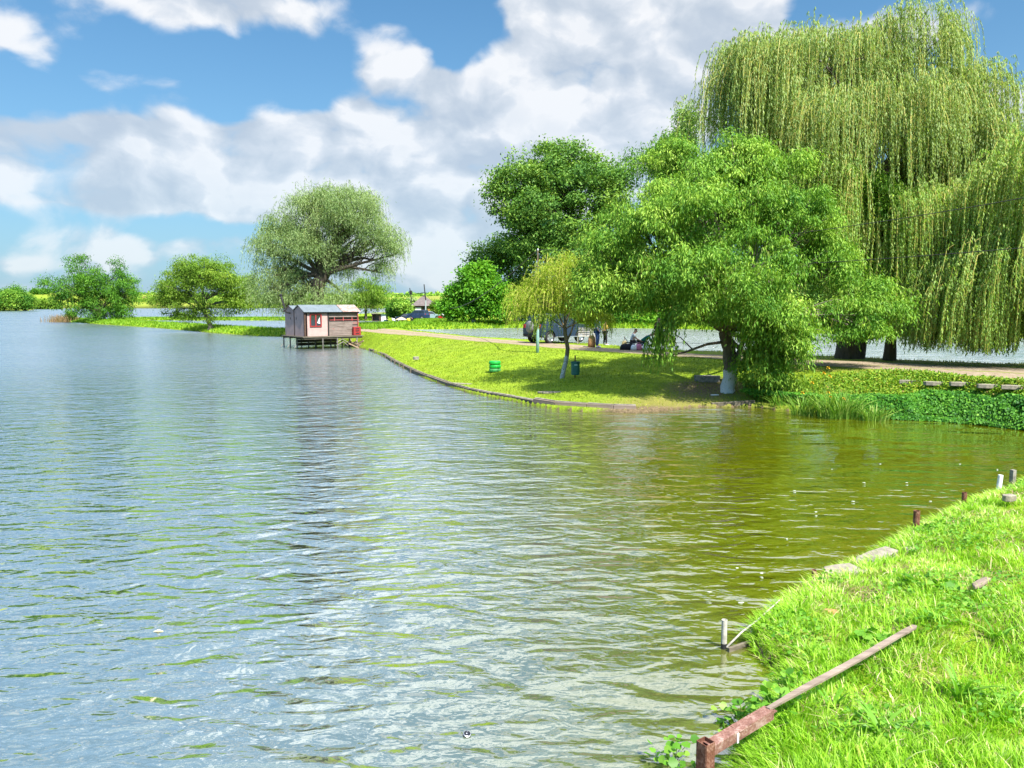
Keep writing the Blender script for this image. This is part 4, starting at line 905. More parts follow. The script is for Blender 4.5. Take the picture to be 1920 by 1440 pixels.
iris(1465, 762, 60, .35, .5, 'smallest iris clump, half under the drooping willow shoots', 304)
def reeds():
    x0, y0 = G(120, 602, .2); root = empty('reed_clump', (x0, y0, .1)); tag(root, 'dry reddish reed clump at the very tip of the spit', 'reeds', kind='stuff')
    n = 700; x = x0 + rng.normal(size=n) * 1.5; y = y0 + rng.normal(size=n) * 1.2
    blade_mesh('stalks', x, y, rng.uniform(.7, 1.9, n), rng.uniform(.05, .10, n), rng.uniform(0, .6, n), rng.random(n) * 6.28, rng.random(n), leaf_mat('dry_reed', [(0, (.14, .13, .04)), (1, (.38, .24, .14))], .2), parent=root, base=(x0, y0, .1), z=np.full(n, .05))
reeds()
tree('small_shrub', 'small green shrub beside the dry reeds on the spit tip', None, (134,602), .3, None, [(132,592,10,9,0),(127,596,7,6,0)], L_deep, B_dark, trunk=(.08, .05), nclump=40, per=50, clump=.5, leaf=(.35, .12), seed=131, gap=.2, cat='shrub')

# ------------------------------------------------------------------ stakes, rail and debris along the near bank
def stake(px, py_top, py_bot, wpx, mat, name, label, hollow=True, z=.06, sq=False, tilt=(0, 0), dark=False, grp='stakes along the near bank'):
    x, y = G(px, py_bot, z); s = y / FPX; hgt = (py_bot - py_top) * s * 1.04; r = wpx * s / 2
    root = empty(name, (x, y, z)); tag(root, label, "stake", grp); root.rotation_euler = (tilt[0], tilt[1], .3)
    mb = MB(); t = r * .16
    if sq:
        mb.box((0, 0, hgt / 2 - .25), (2 * r, 2 * r, hgt + .5))
        mb.build('post', mat, root, bevel=.004)
    else:
        pr = [(r * .98, -.5), (r * 1.02, 0), (r, hgt * .5), (r * .98, hgt * .97), (r * 1.02, hgt)]
        if hollow: pr += [(r - t, hgt), (r - t, hgt - .12), (0, hgt - .12)]
        else: pr += [(r * .8, hgt + r * .1), (0, hgt + r * .12)]
        mb.lathe(pr, 14).build('post', mat, root, smooth=False)
    if dark: MB().lathe([(r * 1.03, -.3), (r * 1.03, .05), (r * 1.08, .055), (r * 1.0, .056)], 14).build('waterline_stain', M_black, root)
    return root
stake(1357, 1160, 1216, 11, M_pale, 'pale_stake', 'pale peeling pipe stake standing in the water with ripples round its black foot', z=0, dark=True)
stake(1526, 1068, 1083, 9, M_rust, 'rusty_stake', 'short rusty pipe stub left of the concrete slabs', z=.12)
stake(1717, 957, 999, 12, M_rust, 'rusty_stake', 'tallest rusty pipe stake, right of the concrete slabs', z=.08)
stake(1807, 923, 950, 9, M_rust, 'rusty_stake', 'rusty pipe stake with a pale top, second from the right edge group', z=.1)
stake(1872, 891, 922, 9, M_white, 'white_stake', 'whitish leaning stake near the right edge', hollow=False, z=.05, tilt=(0, .10))
stake(1898, 881, 908, 8, M_grey, 'wooden_stake', 'grey wooden stake nearest the right edge', hollow=False, z=.05, sq=True)

def rail():
    # rusty square-section corner post and beam, a loose grey plank lying along it up the bank
    a = np.array([*G(1323, 1400, .42), .42]); b = np.array([*G(1432, 1335, .46), .46])
    root = empty('rusty_rail', (a[0], a[1], 0)); tag(root, 'rusty square steel rail on a corner post at the bottom of the photo', 'rail')
    o = Vector((a[0], a[1], 0)); L = Vector(b - a); ang = math.atan2(L.y, L.x); w_ = .085
    mb = MB(); t = .006
    for sx, sy, dx, dy in ((0, w_ / 2, w_, t), (0, -w_ / 2, w_, t), (w_ / 2, 0, t, w_ - t), (-w_ / 2, 0, t, w_ - t)):
        mb.box((sx, sy, .05), (dx, dy, .82))
    p = mb.build('corner_post', M_rust, root, bevel=.0015); p.rotation_euler = (0, 0, ang)
    mb = MB(); d = L.length; mb.box((d / 2 + w_ / 2, 0, 0), (d + .04, w_ * .98, .006)); mb.box((d / 2 + w_ / 2, -w_ / 2 + .004, -.035), (d + .04, .006, .068)); mb.box((d / 2 + w_ / 2, w_ / 2 - .004, -.035), (d + .04, .006, .068))
    p = mb.build('beam', M_rust2, root, bevel=.001); p.location = (0, 0, .425); p.rotation_euler = (0, -math.asin(L.z / L.length), ang)
    # two small holes and the white strap on the beam
    MB().box((d * .45, -.001, 0), (.022, w_ * 1.05, .012)).add([], []).box((d * .45, -w_ / 2 - .002, -.03), (.018, .006, .07)).build('strap', M_white, root, loc=(0, 0, .431)).rotation_euler = (0, 0, ang)
    # upper sheet-metal strip lying over the beam's far end
    e0 = np.array([*G(1378, 1367, .445), .445]); e1 = np.array([*G(1448, 1326, .455), .455]); L2 = Vector(e1 - e0); mb = MB()
    mb.box((L2.length / 2, 0, 0), (L2.length, .085, .008), jit=.002)
    p = mb.build('cover_strip', M_rust2, root, bevel=.001); p.location = Vector(e0) - o; p.rotation_euler = (.05, 0, math.atan2(L2.y, L2.x))
    # plank
    q0 = np.array([*G(1440, 1327, .48), .48]); q1x, q1y = GH(1716, 1186); q1 = np.array([q1x, q1y, hz1(q1x, q1y) + .07]); L3 = Vector(q1 - q0)
    n = 24; V = []; 
    for i in range(n + 1):
        t_ = i / n; c = L3 * t_; s_ = Vector((-L3.y, L3.x, 0)).normalized(); w2 = .028 * (.6 + .4 * math.sin(min(1, t_ * 3) * 1.57)) * (1 + .10 * rng.normal() * .4)
        gx, gy = q0[0] + c.x, q0[1] + c.y; wob = .004 * math.sin(t_ * 9); zt = max(c.z + wob, hz1(gx, gy) + .05 - q0[2])
        for sg, zz in ((-1, 0), (1, 0), (1, -.018), (-1, -.018)): V.append((c.x + s_.x * w2 * sg, c.y + s_.y * w2 * sg, zt + zz))
    F = [(i * 4 + k, i * 4 + (k + 1) % 4, i * 4 + 4 + (k + 1) % 4, i * 4 + 4 + k) for i in range(n) for k in range(4)] + [(3, 2, 1, 0), (n * 4, n * 4 + 1, n * 4 + 2, n * 4 + 3)]
    mb = MB(); mb.add(V, F); p = mb.build('loose_plank', M_plank, None, loc=tuple(q0)); tag(p, 'long grey weathered plank lying up the grass from the rusty rail', 'plank')
rail()
def slab(px, py, z, L, W, H, ang, label, mat=None, name='concrete_slab', cat='slab', tilt=(0, 0), grp=None, lift=.6):
    x, y = GH(px, py); mb = MB(); pts = []
    n = 9
    for i in range(n):
        a = i / n * 2 * math.pi; c, s = math.cos(a), math.sin(a); k = max(abs(c), abs(s)); pts.append((c / k * L / 2 * rng.uniform(.84, 1.0), s / k * W / 2 * rng.uniform(.82, 1.0)))
    mb.prism(pts, -H, 0, 'z'); zz = max(hz1(x, y), z - .1)
    o = mb.build(name, mat or M_conc, None, bevel=.012, loc=(x, y, zz + H * lift)); o.rotation_euler = (tilt[0], tilt[1], ang); tag(o, label, cat, grp); return o
slab(1580, 1078, .16, .52, .36, .12, .35, 'broken pale concrete slab at the water edge, the left and lower of two', tilt=(.05, -.04))
slab(1640, 1049, .16, .86, .26, .10, .62, 'long broken concrete slab at the water edge, right of the short rusty stub', tilt=(.0, -.05))
slab(1706, 1035, .2, .16, .12, .10, .2, 'small pale stone beside the long concrete slab', name='stone', cat='stone')
slab(1560, 1150, .3, .15, .09, .06, -.4, 'orange brick fragment lying in the grass', plain('brick', (.55, .24, .13), .9), 'brick_fragment', 'brick')
slab(1838, 1112, .6, .42, .09, .04, .7, 'short broken board half buried in the grass on the right', M_plank, 'broken_board', 'board')
slab(1890, 950, .5, .22, .14, .10, .4, 'pale stone in the grass under the right-hand stakes', name='stone', cat='stone')
def edging_rod():
    a = Vector((*G(1362, 1214, .02), .02)); b = Vector((*G(1420, 1170, .16), .20)); c = Vector((*G(1462, 1135, .2), .26)); mb = MB()
    mb.tube([Vector((0, 0, 0)), (b - a) * .5 + Vector((0, 0, .02)), b - a, c - a], [.012, .010, .009, .007], 6)
    tag(mb.build('bent_rod', M_pale, None, loc=tuple(a), smooth=True), 'thin pale bent rod running from the pale stake up to the grass', 'rod')
    mb = MB(); d = b - a; mb.box((d.x / 2, d.y / 2, -.03), (d.length * 1.02, .03, .11), RZ(math.atan2(d.y, d.x)))
    tag(mb.build('sunken_board', M_board, None, bevel=.004, loc=tuple(a + Vector((.02, -.05, 0)))), 'dark wet board at the waterline behind the pale stake', 'board')
edging_rod()
def floaters():
    x, y = G(875, 1379, 0); root = empty('floating_can', (x, y, 0)); tag(root, 'small dark can bobbing in the open water near the bottom of the photo', 'can')
    p = MB().lathe([(0, -.06), (.026, -.06), (.03, -.055), (.03, .012), (.027, .018), (.024, .014), (.022, .008), (0, .008)], 16).build('can_body', plain('dark_tin', (.05, .055, .07), .3, .6), root, smooth=True); p.rotation_euler = (.35, .2, 0)
    MB().lathe([(.026, .015), (.031, .018), (.031, .022), (.026, .024)], 16, closed=True).build('rim', M_chrome, root).rotation_euler = (.35, .2, 0)
    x, y = G(296, 1185, 0); 
    tag(MB().add([(-.05, 0, .004), (0, .022, .02), (.06, .005, .008), (.01, -.02, .016)], [(0, 1, 2, 3)]).add([(-.05, 0, .002), (0, .022, .010), (.06, .005, .002), (.01, -.02, .008)], [(3, 2, 1, 0)]).build('floating_leaf', plain('cream_leaf', (.75, .68, .42), .5), None, loc=(x, y, 0)), 'single cream coloured leaf floating on the open water at lower left', 'leaf')
    mat = plain('foam', (.55, .60, .50), .6)
    spots = [(1428,1075),(1382,1065),(1475,1010),(1440,1145),(1390,1130),(1510,1105),(1530,960),(1600,940),(1745,940),(1700,905),(1800,870),(1650,870),(1560,880),(1490,920),(1330,1110),(1870,880),(1620,905),(1400,1190)]
    for i, (px, py) in enumerate(spots):
        x, y = G(px, py, 0); n = 9; s = rng.uniform(.010, .026); pts = [(math.cos(a) * s * rng.uniform(.5, 1.3) * 1.5, math.sin(a) * s * rng.uniform(.5, 1.2)) for a in np.linspace(0, 6.28, n, endpoint=False)]
        tag(MB().prism(pts, -.003, .008, 'z').build('foam_fleck', mat, None, loc=(x, y, -.004)), 'small whitish fleck of foam floating on the olive water of the inlet', 'foam fleck', 'foam flecks floating in the inlet')
floaters()

# ------------------------------------------------------------------ timber edging along the lake side of the dyke
M_cap = plain('weathered_capping', (.30, .27, .22), .95, var=.3, scale=5)
def edging():
    pts = [(692,657),(705,661),(722,669),(740,680),(755,688),(778,700),(800,709),(840,723),(880,735),(920,743),(960,750),(1000,758),(1040,764),(1100,768),(1150,771),(1192,772)]
    W = [np.array(G(a, b, 0.02)) for a, b in pts]
    for i in range(len(W) - 1):
        a, b = W[i], W[i + 1]; d = b - a; L = np.hypot(*d); ang = math.atan2(d[1], d[0]); c = (a + b) / 2
        up = .14 if i < 4 else (.15 if i < 11 else .22)
        mb = MB(); mb.box((0, 0, 0), (L * .985, .07, .5), jit=.008); mb2 = MB().box((0, .09, .0), (L * .97, .12, .035), jit=.012)
        root = empty('timber_edging', (c[0], c[1], 0), ang); root.rotation_euler = (rng.normal() * .03, rng.normal() * .008, ang)
        where = 'beside the pink hut' if i < 3 else 'left of the tyre stack' if i < 7 else 'below the green tyre stack' if i < 11 else 'at the bend below the bin'
        tag(root, 'dark weathered timber board edging the grass ' + where, 'edging board', 'timber edging boards along the grass bank, ' + where)
        mb.build('board', M_board if i < 11 else M_plank, root, bevel=.006, loc=(0, 0, up - .25)); mb2.build('capping', M_cap if i > 6 else M_board, root, bevel=.008, loc=(0, 0, up + .005))
        if i < 5:
            for k in range(2):
                mbp = MB().tube([(0, 0, -.4), (0, 0, .16 + rng.random() * .12)], .045, 7); o = mbp.build('peg', M_board, root); o.location = ((k - .5) * L * .6, -.09, 0)
    x, y = G(1300, 757, .1); mb = MB(); L = (np.array(G(1407, 740, .2)) - np.array([x, y])); ln = np.hypot(*L)
    mb.box((ln / 2, 0, 0), (ln, .16, .12), jit=.015); o = mb.build('mooring_beam', M_log, None, bevel=.012, loc=(x, y, .05)); o.rotation_euler = (.15, -math.atan2(.22, ln), math.atan2(L[1], L[0])); tag(o, 'long mossy timber beam sloping into the water below the whitewashed tree', 'beam')
    x, y = G(1345, 765, 0); mb = MB().box((.6, 0, 0), (1.5, .10, .30), jit=.02); o = mb.build('sunken_beam', M_board, None, bevel=.01, loc=(x, y + .25, .0)); o.rotation_euler = (0, -.05, .1); tag(o, 'dark wet timber under the long mossy beam', 'beam')
    slab(1030, 736, .2, .95, .35, .06, .0, 'flat pale slab lying in the grass above the edging', grp=None); slab(862, 720, .2, 1.2, .3, .06, -.5, 'flat pale slab behind the edging further left', grp=None)
    slab(780, 677, .5, .35, .3, .16, .3, 'small grey stump on the grass slope left of the tyres', M_grey, 'stump', 'stump')
    slab(1325, 714, .75, 1.0, .4, .25, -.3, 'grey stone block in the bare earth left of the whitewashed tree', M_grey, 'stone_block', 'stone'); slab(1340, 741, .3, .3, .12, .05, .2, 'white scrap of paper on the earth before the whitewashed tree', M_white, 'paper_scrap', 'litter')
    for i, (px, py, L) in enumerate([(1715, 712, 1.4), (1765, 715, 1.2), (1815, 716, 1.3), (1865, 720, 1.0), (1912, 722, 1.2)]):
        slab(px, py + 3, 1.1, 1.06, .24, .12, -.08, ['pale kerb slab at the left end of the row above the ivy', 'second pale kerb slab from the left above the ivy', 'middle pale kerb slab of the row above the ivy', 'fourth pale kerb slab from the left above the ivy', 'pale kerb slab above the ivy at the right edge of the photo'][i], name='kerb_slab', cat='kerb slab', grp='kerb slabs above the ivy', lift=.35)
    st = G(1663, 783, 0); o = MB().tube([(0, 0, -.4), (0, 0, .2)], .035, 8).build('wooden_stake', M_grey, None, loc=(st[0], st[1] - .1, 0)); tag(o, 'short grey stake at the foot of the ivy bank', 'stake')
edging()

def tyres():
    x, y = GH(928, 697); z = hz1(x, y); prof = []
    for a in np.linspace(0, 2 * math.pi, 14, endpoint=False):
        c, s = math.cos(a), math.sin(a); prof.append((.195 + .072 * np.sign(c) * abs(c) ** .6, .083 * np.sign(s) * abs(s) ** .7))
    g1 = plain('green_paint', (.015, .42, .05), .45, var=.15, scale=10); g2 = plain('worn_green_paint', (.03, .32, .07), .6, var=.5, scale=14, c2=(.10, .20, .08))
    for i, (lab, m) in enumerate([('lowest of three stacked green tyres, paint worn', g2), ('middle one of three stacked bright green tyres', g1), ('top one of three stacked bright green tyres, open hole showing', g1)]):
        o = MB().lathe(prof, 28, closed=True).build('tyre', m, None, smooth=True, loc=(x + [0, .006, -.004][i], y, z + .075 + i * .165)); tag(o, lab, 'tyre', 'green painted tyres in a stack')
tyres()
def litter_bin():
    x, y = GH(1078, 708); z = hz1(x, y); root = empty('litter_bin', (x, y, z)); tag(root, 'dark teal cylindrical litter bin hung on a rusty post beside the young willow', 'litter bin')
    mt = plain('teal_paint', (.012, .13, .12), .4, var=.15)
    MB().box((0, .0, .38), (.05, .05, 1.0)).build('post', M_rust, root, bevel=.004)
    pr = [(0, .13), (.15, .13), (.165, .15), (.172, .62), (.178, .625), (.178, .645), (.165, .645), (.160, .62), (.15, .2), (0, .2)]
    b = MB().lathe(pr, 22, c=(-.0, -.20, 0)).build('drum', mt, root, smooth=False)
    MB().lathe([(.178, .60), (.186, .605), (.186, .645), (.178, .65)], 22, c=(0, -.20, 0), closed=True).build('rim', mt, b, smooth=True)
    MB().box((0, -.378, .53), (.12, .006, .05)).build('sticker', plain('pale_sticker', (.45, .65, .6), .5, bump=0), b)
litter_bin()

def poles():
    x, y = GH(1008, 661); z = hz1(x, y); root = empty('utility_pole', (x, y, z)); H = (661 - 472) / FPX * y * 1.0
    tag(root, 'tall pole with a pale teal painted foot standing beside the young willow', 'utility pole')
    MB().tube([(0, 0, -.5), (0, 0, 1.9)], [.085, .075], 10).build('painted_foot', plain('pale_teal_paint', (.22, .38, .35), .6, var=.15), root, smooth=True)
    MB().tube([(0, 0, 1.9), (0, 0, H)], [.05, .035], 10).build('mast', plain('creosote_wood', (.12, .10, .06), .9), root, smooth=True)
    mb = MB().lathe([(0, 0), (.04, 0), (.05, .03), (.03, .05), (.045, .07), (.02, .10), (0, .10)], 10); mb.build('insulator', M_white, root, loc=(0, 0, H), smooth=True)
    P0 = Vector((x, y, z + H + .05))
    ends = []
    for (px, top, bot, d, w, lab, teal) in [(797, 533, 590, 150, .13, 'thin two-tone pole in front of the far house', True), (770, 540, 575, 175, .12, 'thin dark pole among the shrubs left of the far house', False), (849, 536, 604, 104, .05, 'slender pale pole before the bright bushy tree', True)]:
        a = Q(px, top, d); b = Q(px, bot, d); r2 = empty('utility_pole', (a[0], d, b[2] - .3)); tag(r2, lab, 'utility pole'); h = a[2] - b[2] + .3
        MB().tube([(0, 0, -.5), (.1, 0, h * .5)], [w, w * .9], 8).build('lower_post', M_pole2 if teal else M_black, r2); MB().tube([(.1, 0, h * .5), (-.2, 0, h)], [w * .9, w * .7], 8).build('upper_mast', M_black, r2)
        if not teal: MB().lathe([(0, -.4), (.3, -.4), (.35, 0), (.3, .4), (0, .4)], 8).build('transformer', M_black, r2, loc=(0, 0, h * .78))
        ends.append(Vector(a))
    def wire(pts, lab, r=.011):
        mb = MB(); mb.tube([p - pts[0] for p in pts], r, 4); tag(mb.build('overhead_wire', M_black, None, loc=tuple(pts[0])), lab, 'wire')
    def sag(a, b, s, n=14): return [a.lerp(b, t) - Vector((0, 0, s * 4 * t * (1 - t))) for t in [i / n for i in range(n + 1)]]
    wire(sag(P0, ends[0] - Vector((0, 0, 1.5)), 3.0) , 'overhead wire sagging from the tall pole towards the far house', .03)
    wire(sag(ends[0] - Vector((0, 0, 1.5)), Vector(Q(735, 551, 190)), .4), 'overhead wire running left from the thin two-tone pole', .05)
    wire(sag(P0, Vector(Q(2060, 345, 19)), .5), 'upper overhead wire crossing the hanging willow shoots at the right edge')
    wire(sag(P0 - Vector((0, 0, .9)), Vector(Q(2060, 452, 19)), .3), 'lower overhead wire crossing the hanging willow shoots at the right edge')
M_pole2 = plain('pale_concrete_pole', (.40, .46, .44), .8)
poles()

# ------------------------------------------------------------------ fishing hut on stilts
def hut():
    o = np.array([-15.9, 59.5]); ux = np.array([3.55, 2.7]) / 4.46; ang = math.atan2(ux[1], ux[0]); FL = 1.0
    root = empty('fishing_hut', (o[0], o[1], 0), ang); tag(root, 'small pink and weathered-board hut on stilts over the lake with a tin roof', 'hut')
    L, Wd, H = 4.46, 3.9, 1.92; X1 = 1.86
    pink = plain('pink_render', (.50, .35, .32), .85, var=.06, scale=3, c2=(.38, .27, .25)); red = plain('red_paint', (.34, .035, .035), .5, var=.2); redp = plain('salmon_red_paint', (.45, .10, .09), .6)
    boards = wood_mat('weathered_red_boards', (.12, .085, .07), (.33, .27, .24), 0, 6, (.28, .13, .11), .64); brick = plain('dark_brick', (.12, .07, .05), .9, var=.4, scale=20)
    tin = plain('tin_roof', (.22, .26, .28), .5, .4, var=.12, scale=2); rtin = plain('rusty_tin', (.30, .17, .13), .7, .2, var=.4, scale=3, c2=(.40, .38, .36))
    w = MB(); w.box((X1 / 2 + .12, .03, FL + H / 2), (X1 - .16, .06, H)).build('front_wall', pink, root)
    w = MB(); # gabled end towards the lake
    hh = [(0.02, 0), (0.02, H), (1.0, H + .42), (1.86, H + .05), (1.86, 0)]; w.prism([(a, FL + b) for a, b in hh], -.06, 0, 'x').build('end_wall', pink, root)
    hh = [(2.06, 0), (2.06, H + .1), (2.9, H + .40), (3.88, H - .02), (3.88, 0)]; MB().prism([(a, FL + b) for a, b in hh], -.06, 0, 'x').build('end_wall', pink, root)
    MB().box((-.02, 1.96, FL + H / 2), (.08, .2, H + .1)).build('brick_pier', brick, root)
    MB().box((.0, -.01, FL + H / 2), (.14, .12, H)).build('brick_pier', brick, root)
    MB().box((X1 + .05, .0, FL + H / 2), (.10, .12, H)).build('brick_pier', M_black, root)
    MB().box((L / 2, Wd - .03, FL + H / 2), (L, .06, H)).build('rear_wall', boards, root)
    MB().box((L - .03, Wd / 2, FL + H / 2), (.06, Wd - .12, H)).build('right_wall', boards, root)
    # boarded half: planks with gaps and a dark loggia opening with a red rail
    wl = MB(); z = FL
    for i in range(8):
        h = .145; wl.box(((X1 + .1 + L) / 2, .03 + rng.normal() * .004, z + h / 2), (L - X1 - .1, .035, h - .012)); z += h
    for i in range(3): wl.box(((X1 + .1 + L) / 2, .03, FL + 1.52 + i * .14), (L - X1 - .1, .035, .125))
    wl.build('board_wall', boards, root)
    MB().box(((X1 + .1 + L) / 2, .30, FL + 1.36), (L - X1 - .12, .04, .42)).build('loggia_back', boards, root)
    for k in range(3): MB().box((X1 + .6 + k * .75, .05, FL + 1.36), (.06, .05, .40)).build('mullion', redp, root)
    MB().box(((X1 + L) / 2 + .1, -.06, FL + 1.24), (L - X1 - .1, .03, .04)).build('rail', redp, root)
    MB().box((L - .05, -.10, FL + .95), (.05, .05, 1.9)).build('red_post', redp, root); MB().box((L - .25, -.10, FL + .98), (.5, .03, .035)).build('rail', redp, root)
    b = MB(); b.box((L - .25, -.22, FL + .34), (.62, .30, .68)).build('red_cupboard', red, root, bevel=.02)
    for zz in (.52, .36, .14): MB().box((L - .25, -.374, FL + zz), (.30, .012, .07)).build('slot', M_black, root)
    # window with red frame
    fx, fz = .88, FL + 1.22; wd = MB(); 
    for (cx, cz, sx, sz) in ((fx, fz + .46, .96, .09), (fx, fz - .46, .96, .09), (fx - .44, fz, .09, .84), (fx + .44, fz, .09, .84), (fx, fz, .10, .84)): wd.box((cx, -.025, cz), (sx, .06, sz))
    f = wd.build('window_frame', red, root)
    for s in (-1, 1): MB().box((fx + s * .22, -.005, fz), (.34, .01, .84)).build('pane', M_glass, f)
    MB().add([(fx + .12, -.012, fz - .2), (fx + .36, -.012, fz - .28), (fx + .34, -.012, fz + .25), (fx + .26, -.012, fz + .1)], [(0, 1, 2, 3)]).build('curtain', M_white, f)
    for px_ in (1.5, 2.7): MB().box((-.075, px_, FL + 1.35), (.02, .06, .16)).build('wall_vent', M_black, root)
    # roof: corrugated sheets over front range, lower range behind
    def roof(y0, z0, y1, z1, x0, x1, mat, name='roof_sheet'):
        n = int((x1 - x0) / .045); V = []; 
        for i in range(n + 1):
            x = x0 + (x1 - x0) * i / n; dz = .016 * math.cos(i * math.pi / 1.5)
            V += [(x, y0, z0 + dz), (x, y1, z1 + dz), (x, y0, z0 + dz - .015), (x, y1, z1 + dz - .015)]
        F = []
        for i in range(n): a = i * 4; F += [(a, a + 4, a + 5, a + 1), (a + 2, a + 3, a + 7, a + 6), (a, a + 2, a + 6, a + 4), (a + 1, a + 5, a + 7, a + 3)]
        MB().add(V, F).build(name, mat, root)
    e = FL + H
    roof(-.22, e - .04, 1.0, e + .50, -.15, 3.05, tin); roof(-.22, e - .035, 1.0, e + .505, 3.06, L + .2, rtin)
    roof(1.0, e + .50, 1.98, e + .10, -.15, L + .2, tin); roof(1.96, e + .12, 2.9, e + .45, -.15, L + .2, tin); roof(2.9, e + .45, 4.1, e - .06, -.15, L + .2, rtin)
    MB().box((L / 2, -.12, e - .10), (L + .1, .05, .10)).build('fascia', M_black, root)
    MB().tube([(-.12, 2.55, e - .15), (-.42, 2.62, e - .08), (-.55, 2.7, e + .35), (-.66, 2.85, e + .95), (-.72, 2.9, e + 1.25)], .075, 10).build('stove_pipe', M_black, root, smooth=True)
    MB().lathe([(0, .10), (.10, .06), (.12, .0), (.09, -.10), (0, -.1)], 10).build('pipe_cap', M_black, root, loc=(-.72, 2.9, e + 1.28))
    # deck, joists, stilts with cross braces
    MB().box((L / 2 - .02, Wd / 2 - .1, FL - .05), (L + .62, Wd + .55, .08)).build('deck', M_board, root)
    for k in range(3): MB().box((L / 2 + .3, Wd - .15, .22 + k * .26), (L * .8, .04, .24)).build('shade_board', M_board, root)  # dark boards added at the rear to stand for the shade under the deck
    for yy in (-.25, 1.2, 2.7, 3.9): MB().box((L / 2, yy, FL - .16), (L + .4, .10, .12)).build('joist', M_board, root)
    post = plain('stilt_wood', (.20, .19, .17), .9, var=.3)
    for xx in (-.2, 1.3, 2.55, 4.2):
        for yy in (-.28, 1.1, 2.5, 3.9):
            if yy == -.28 and xx in (-.2,): continue
            MB().tube([(xx, yy, -1.2), (xx + rng.normal() * .02, yy, FL - .1)], .055, 8).build('stilt', post, root)
    for (x0, x1, z0, z1, yy) in ((2.45, 2.95, .48, .72, -.3), (2.95, 3.45, .72, .44, -.3), (2.5, 3.0, .28, .52, -.32), (3.0, 3.4, .52, .2, -.32), (4.2, 4.5, .25, .05, -.3), (-.2, -.45, .4, .05, 1.1), (-.2, -.45, .4, .05, 2.5), (-.2, -.45, .4, .05, 3.9)):
        MB().tube([(x0, yy, z0), (x1, yy, z1)], .028, 6).build('brace', M_grey, root)
    p = root.matrix_basis
    # clutter under the deck near the bank
    return root, ang
hut()
def boat_trailer():
    x, y = G(668, 650, .15); mb = MB()
    for i in range(7): mb.box((rng.normal() * .4, rng.normal() * .3, .1 + rng.random() * .25), (.7 + rng.random() * .5, .06, .1), Matrix.Rotation(rng.uniform(-1, 1), 3, 'Z') @ Matrix.Rotation(rng.uniform(-.7, .7), 3, 'Y'))
    o = mb.build('driftwood_pile', plain('pale_driftwood', (.42, .30, .20), .9, var=.3), None, loc=(x, y + .8, .1)); tag(o, 'heap of pale broken wood on the bank under the right end of the hut', 'wood pile', kind='stuff')
boat_trailer()

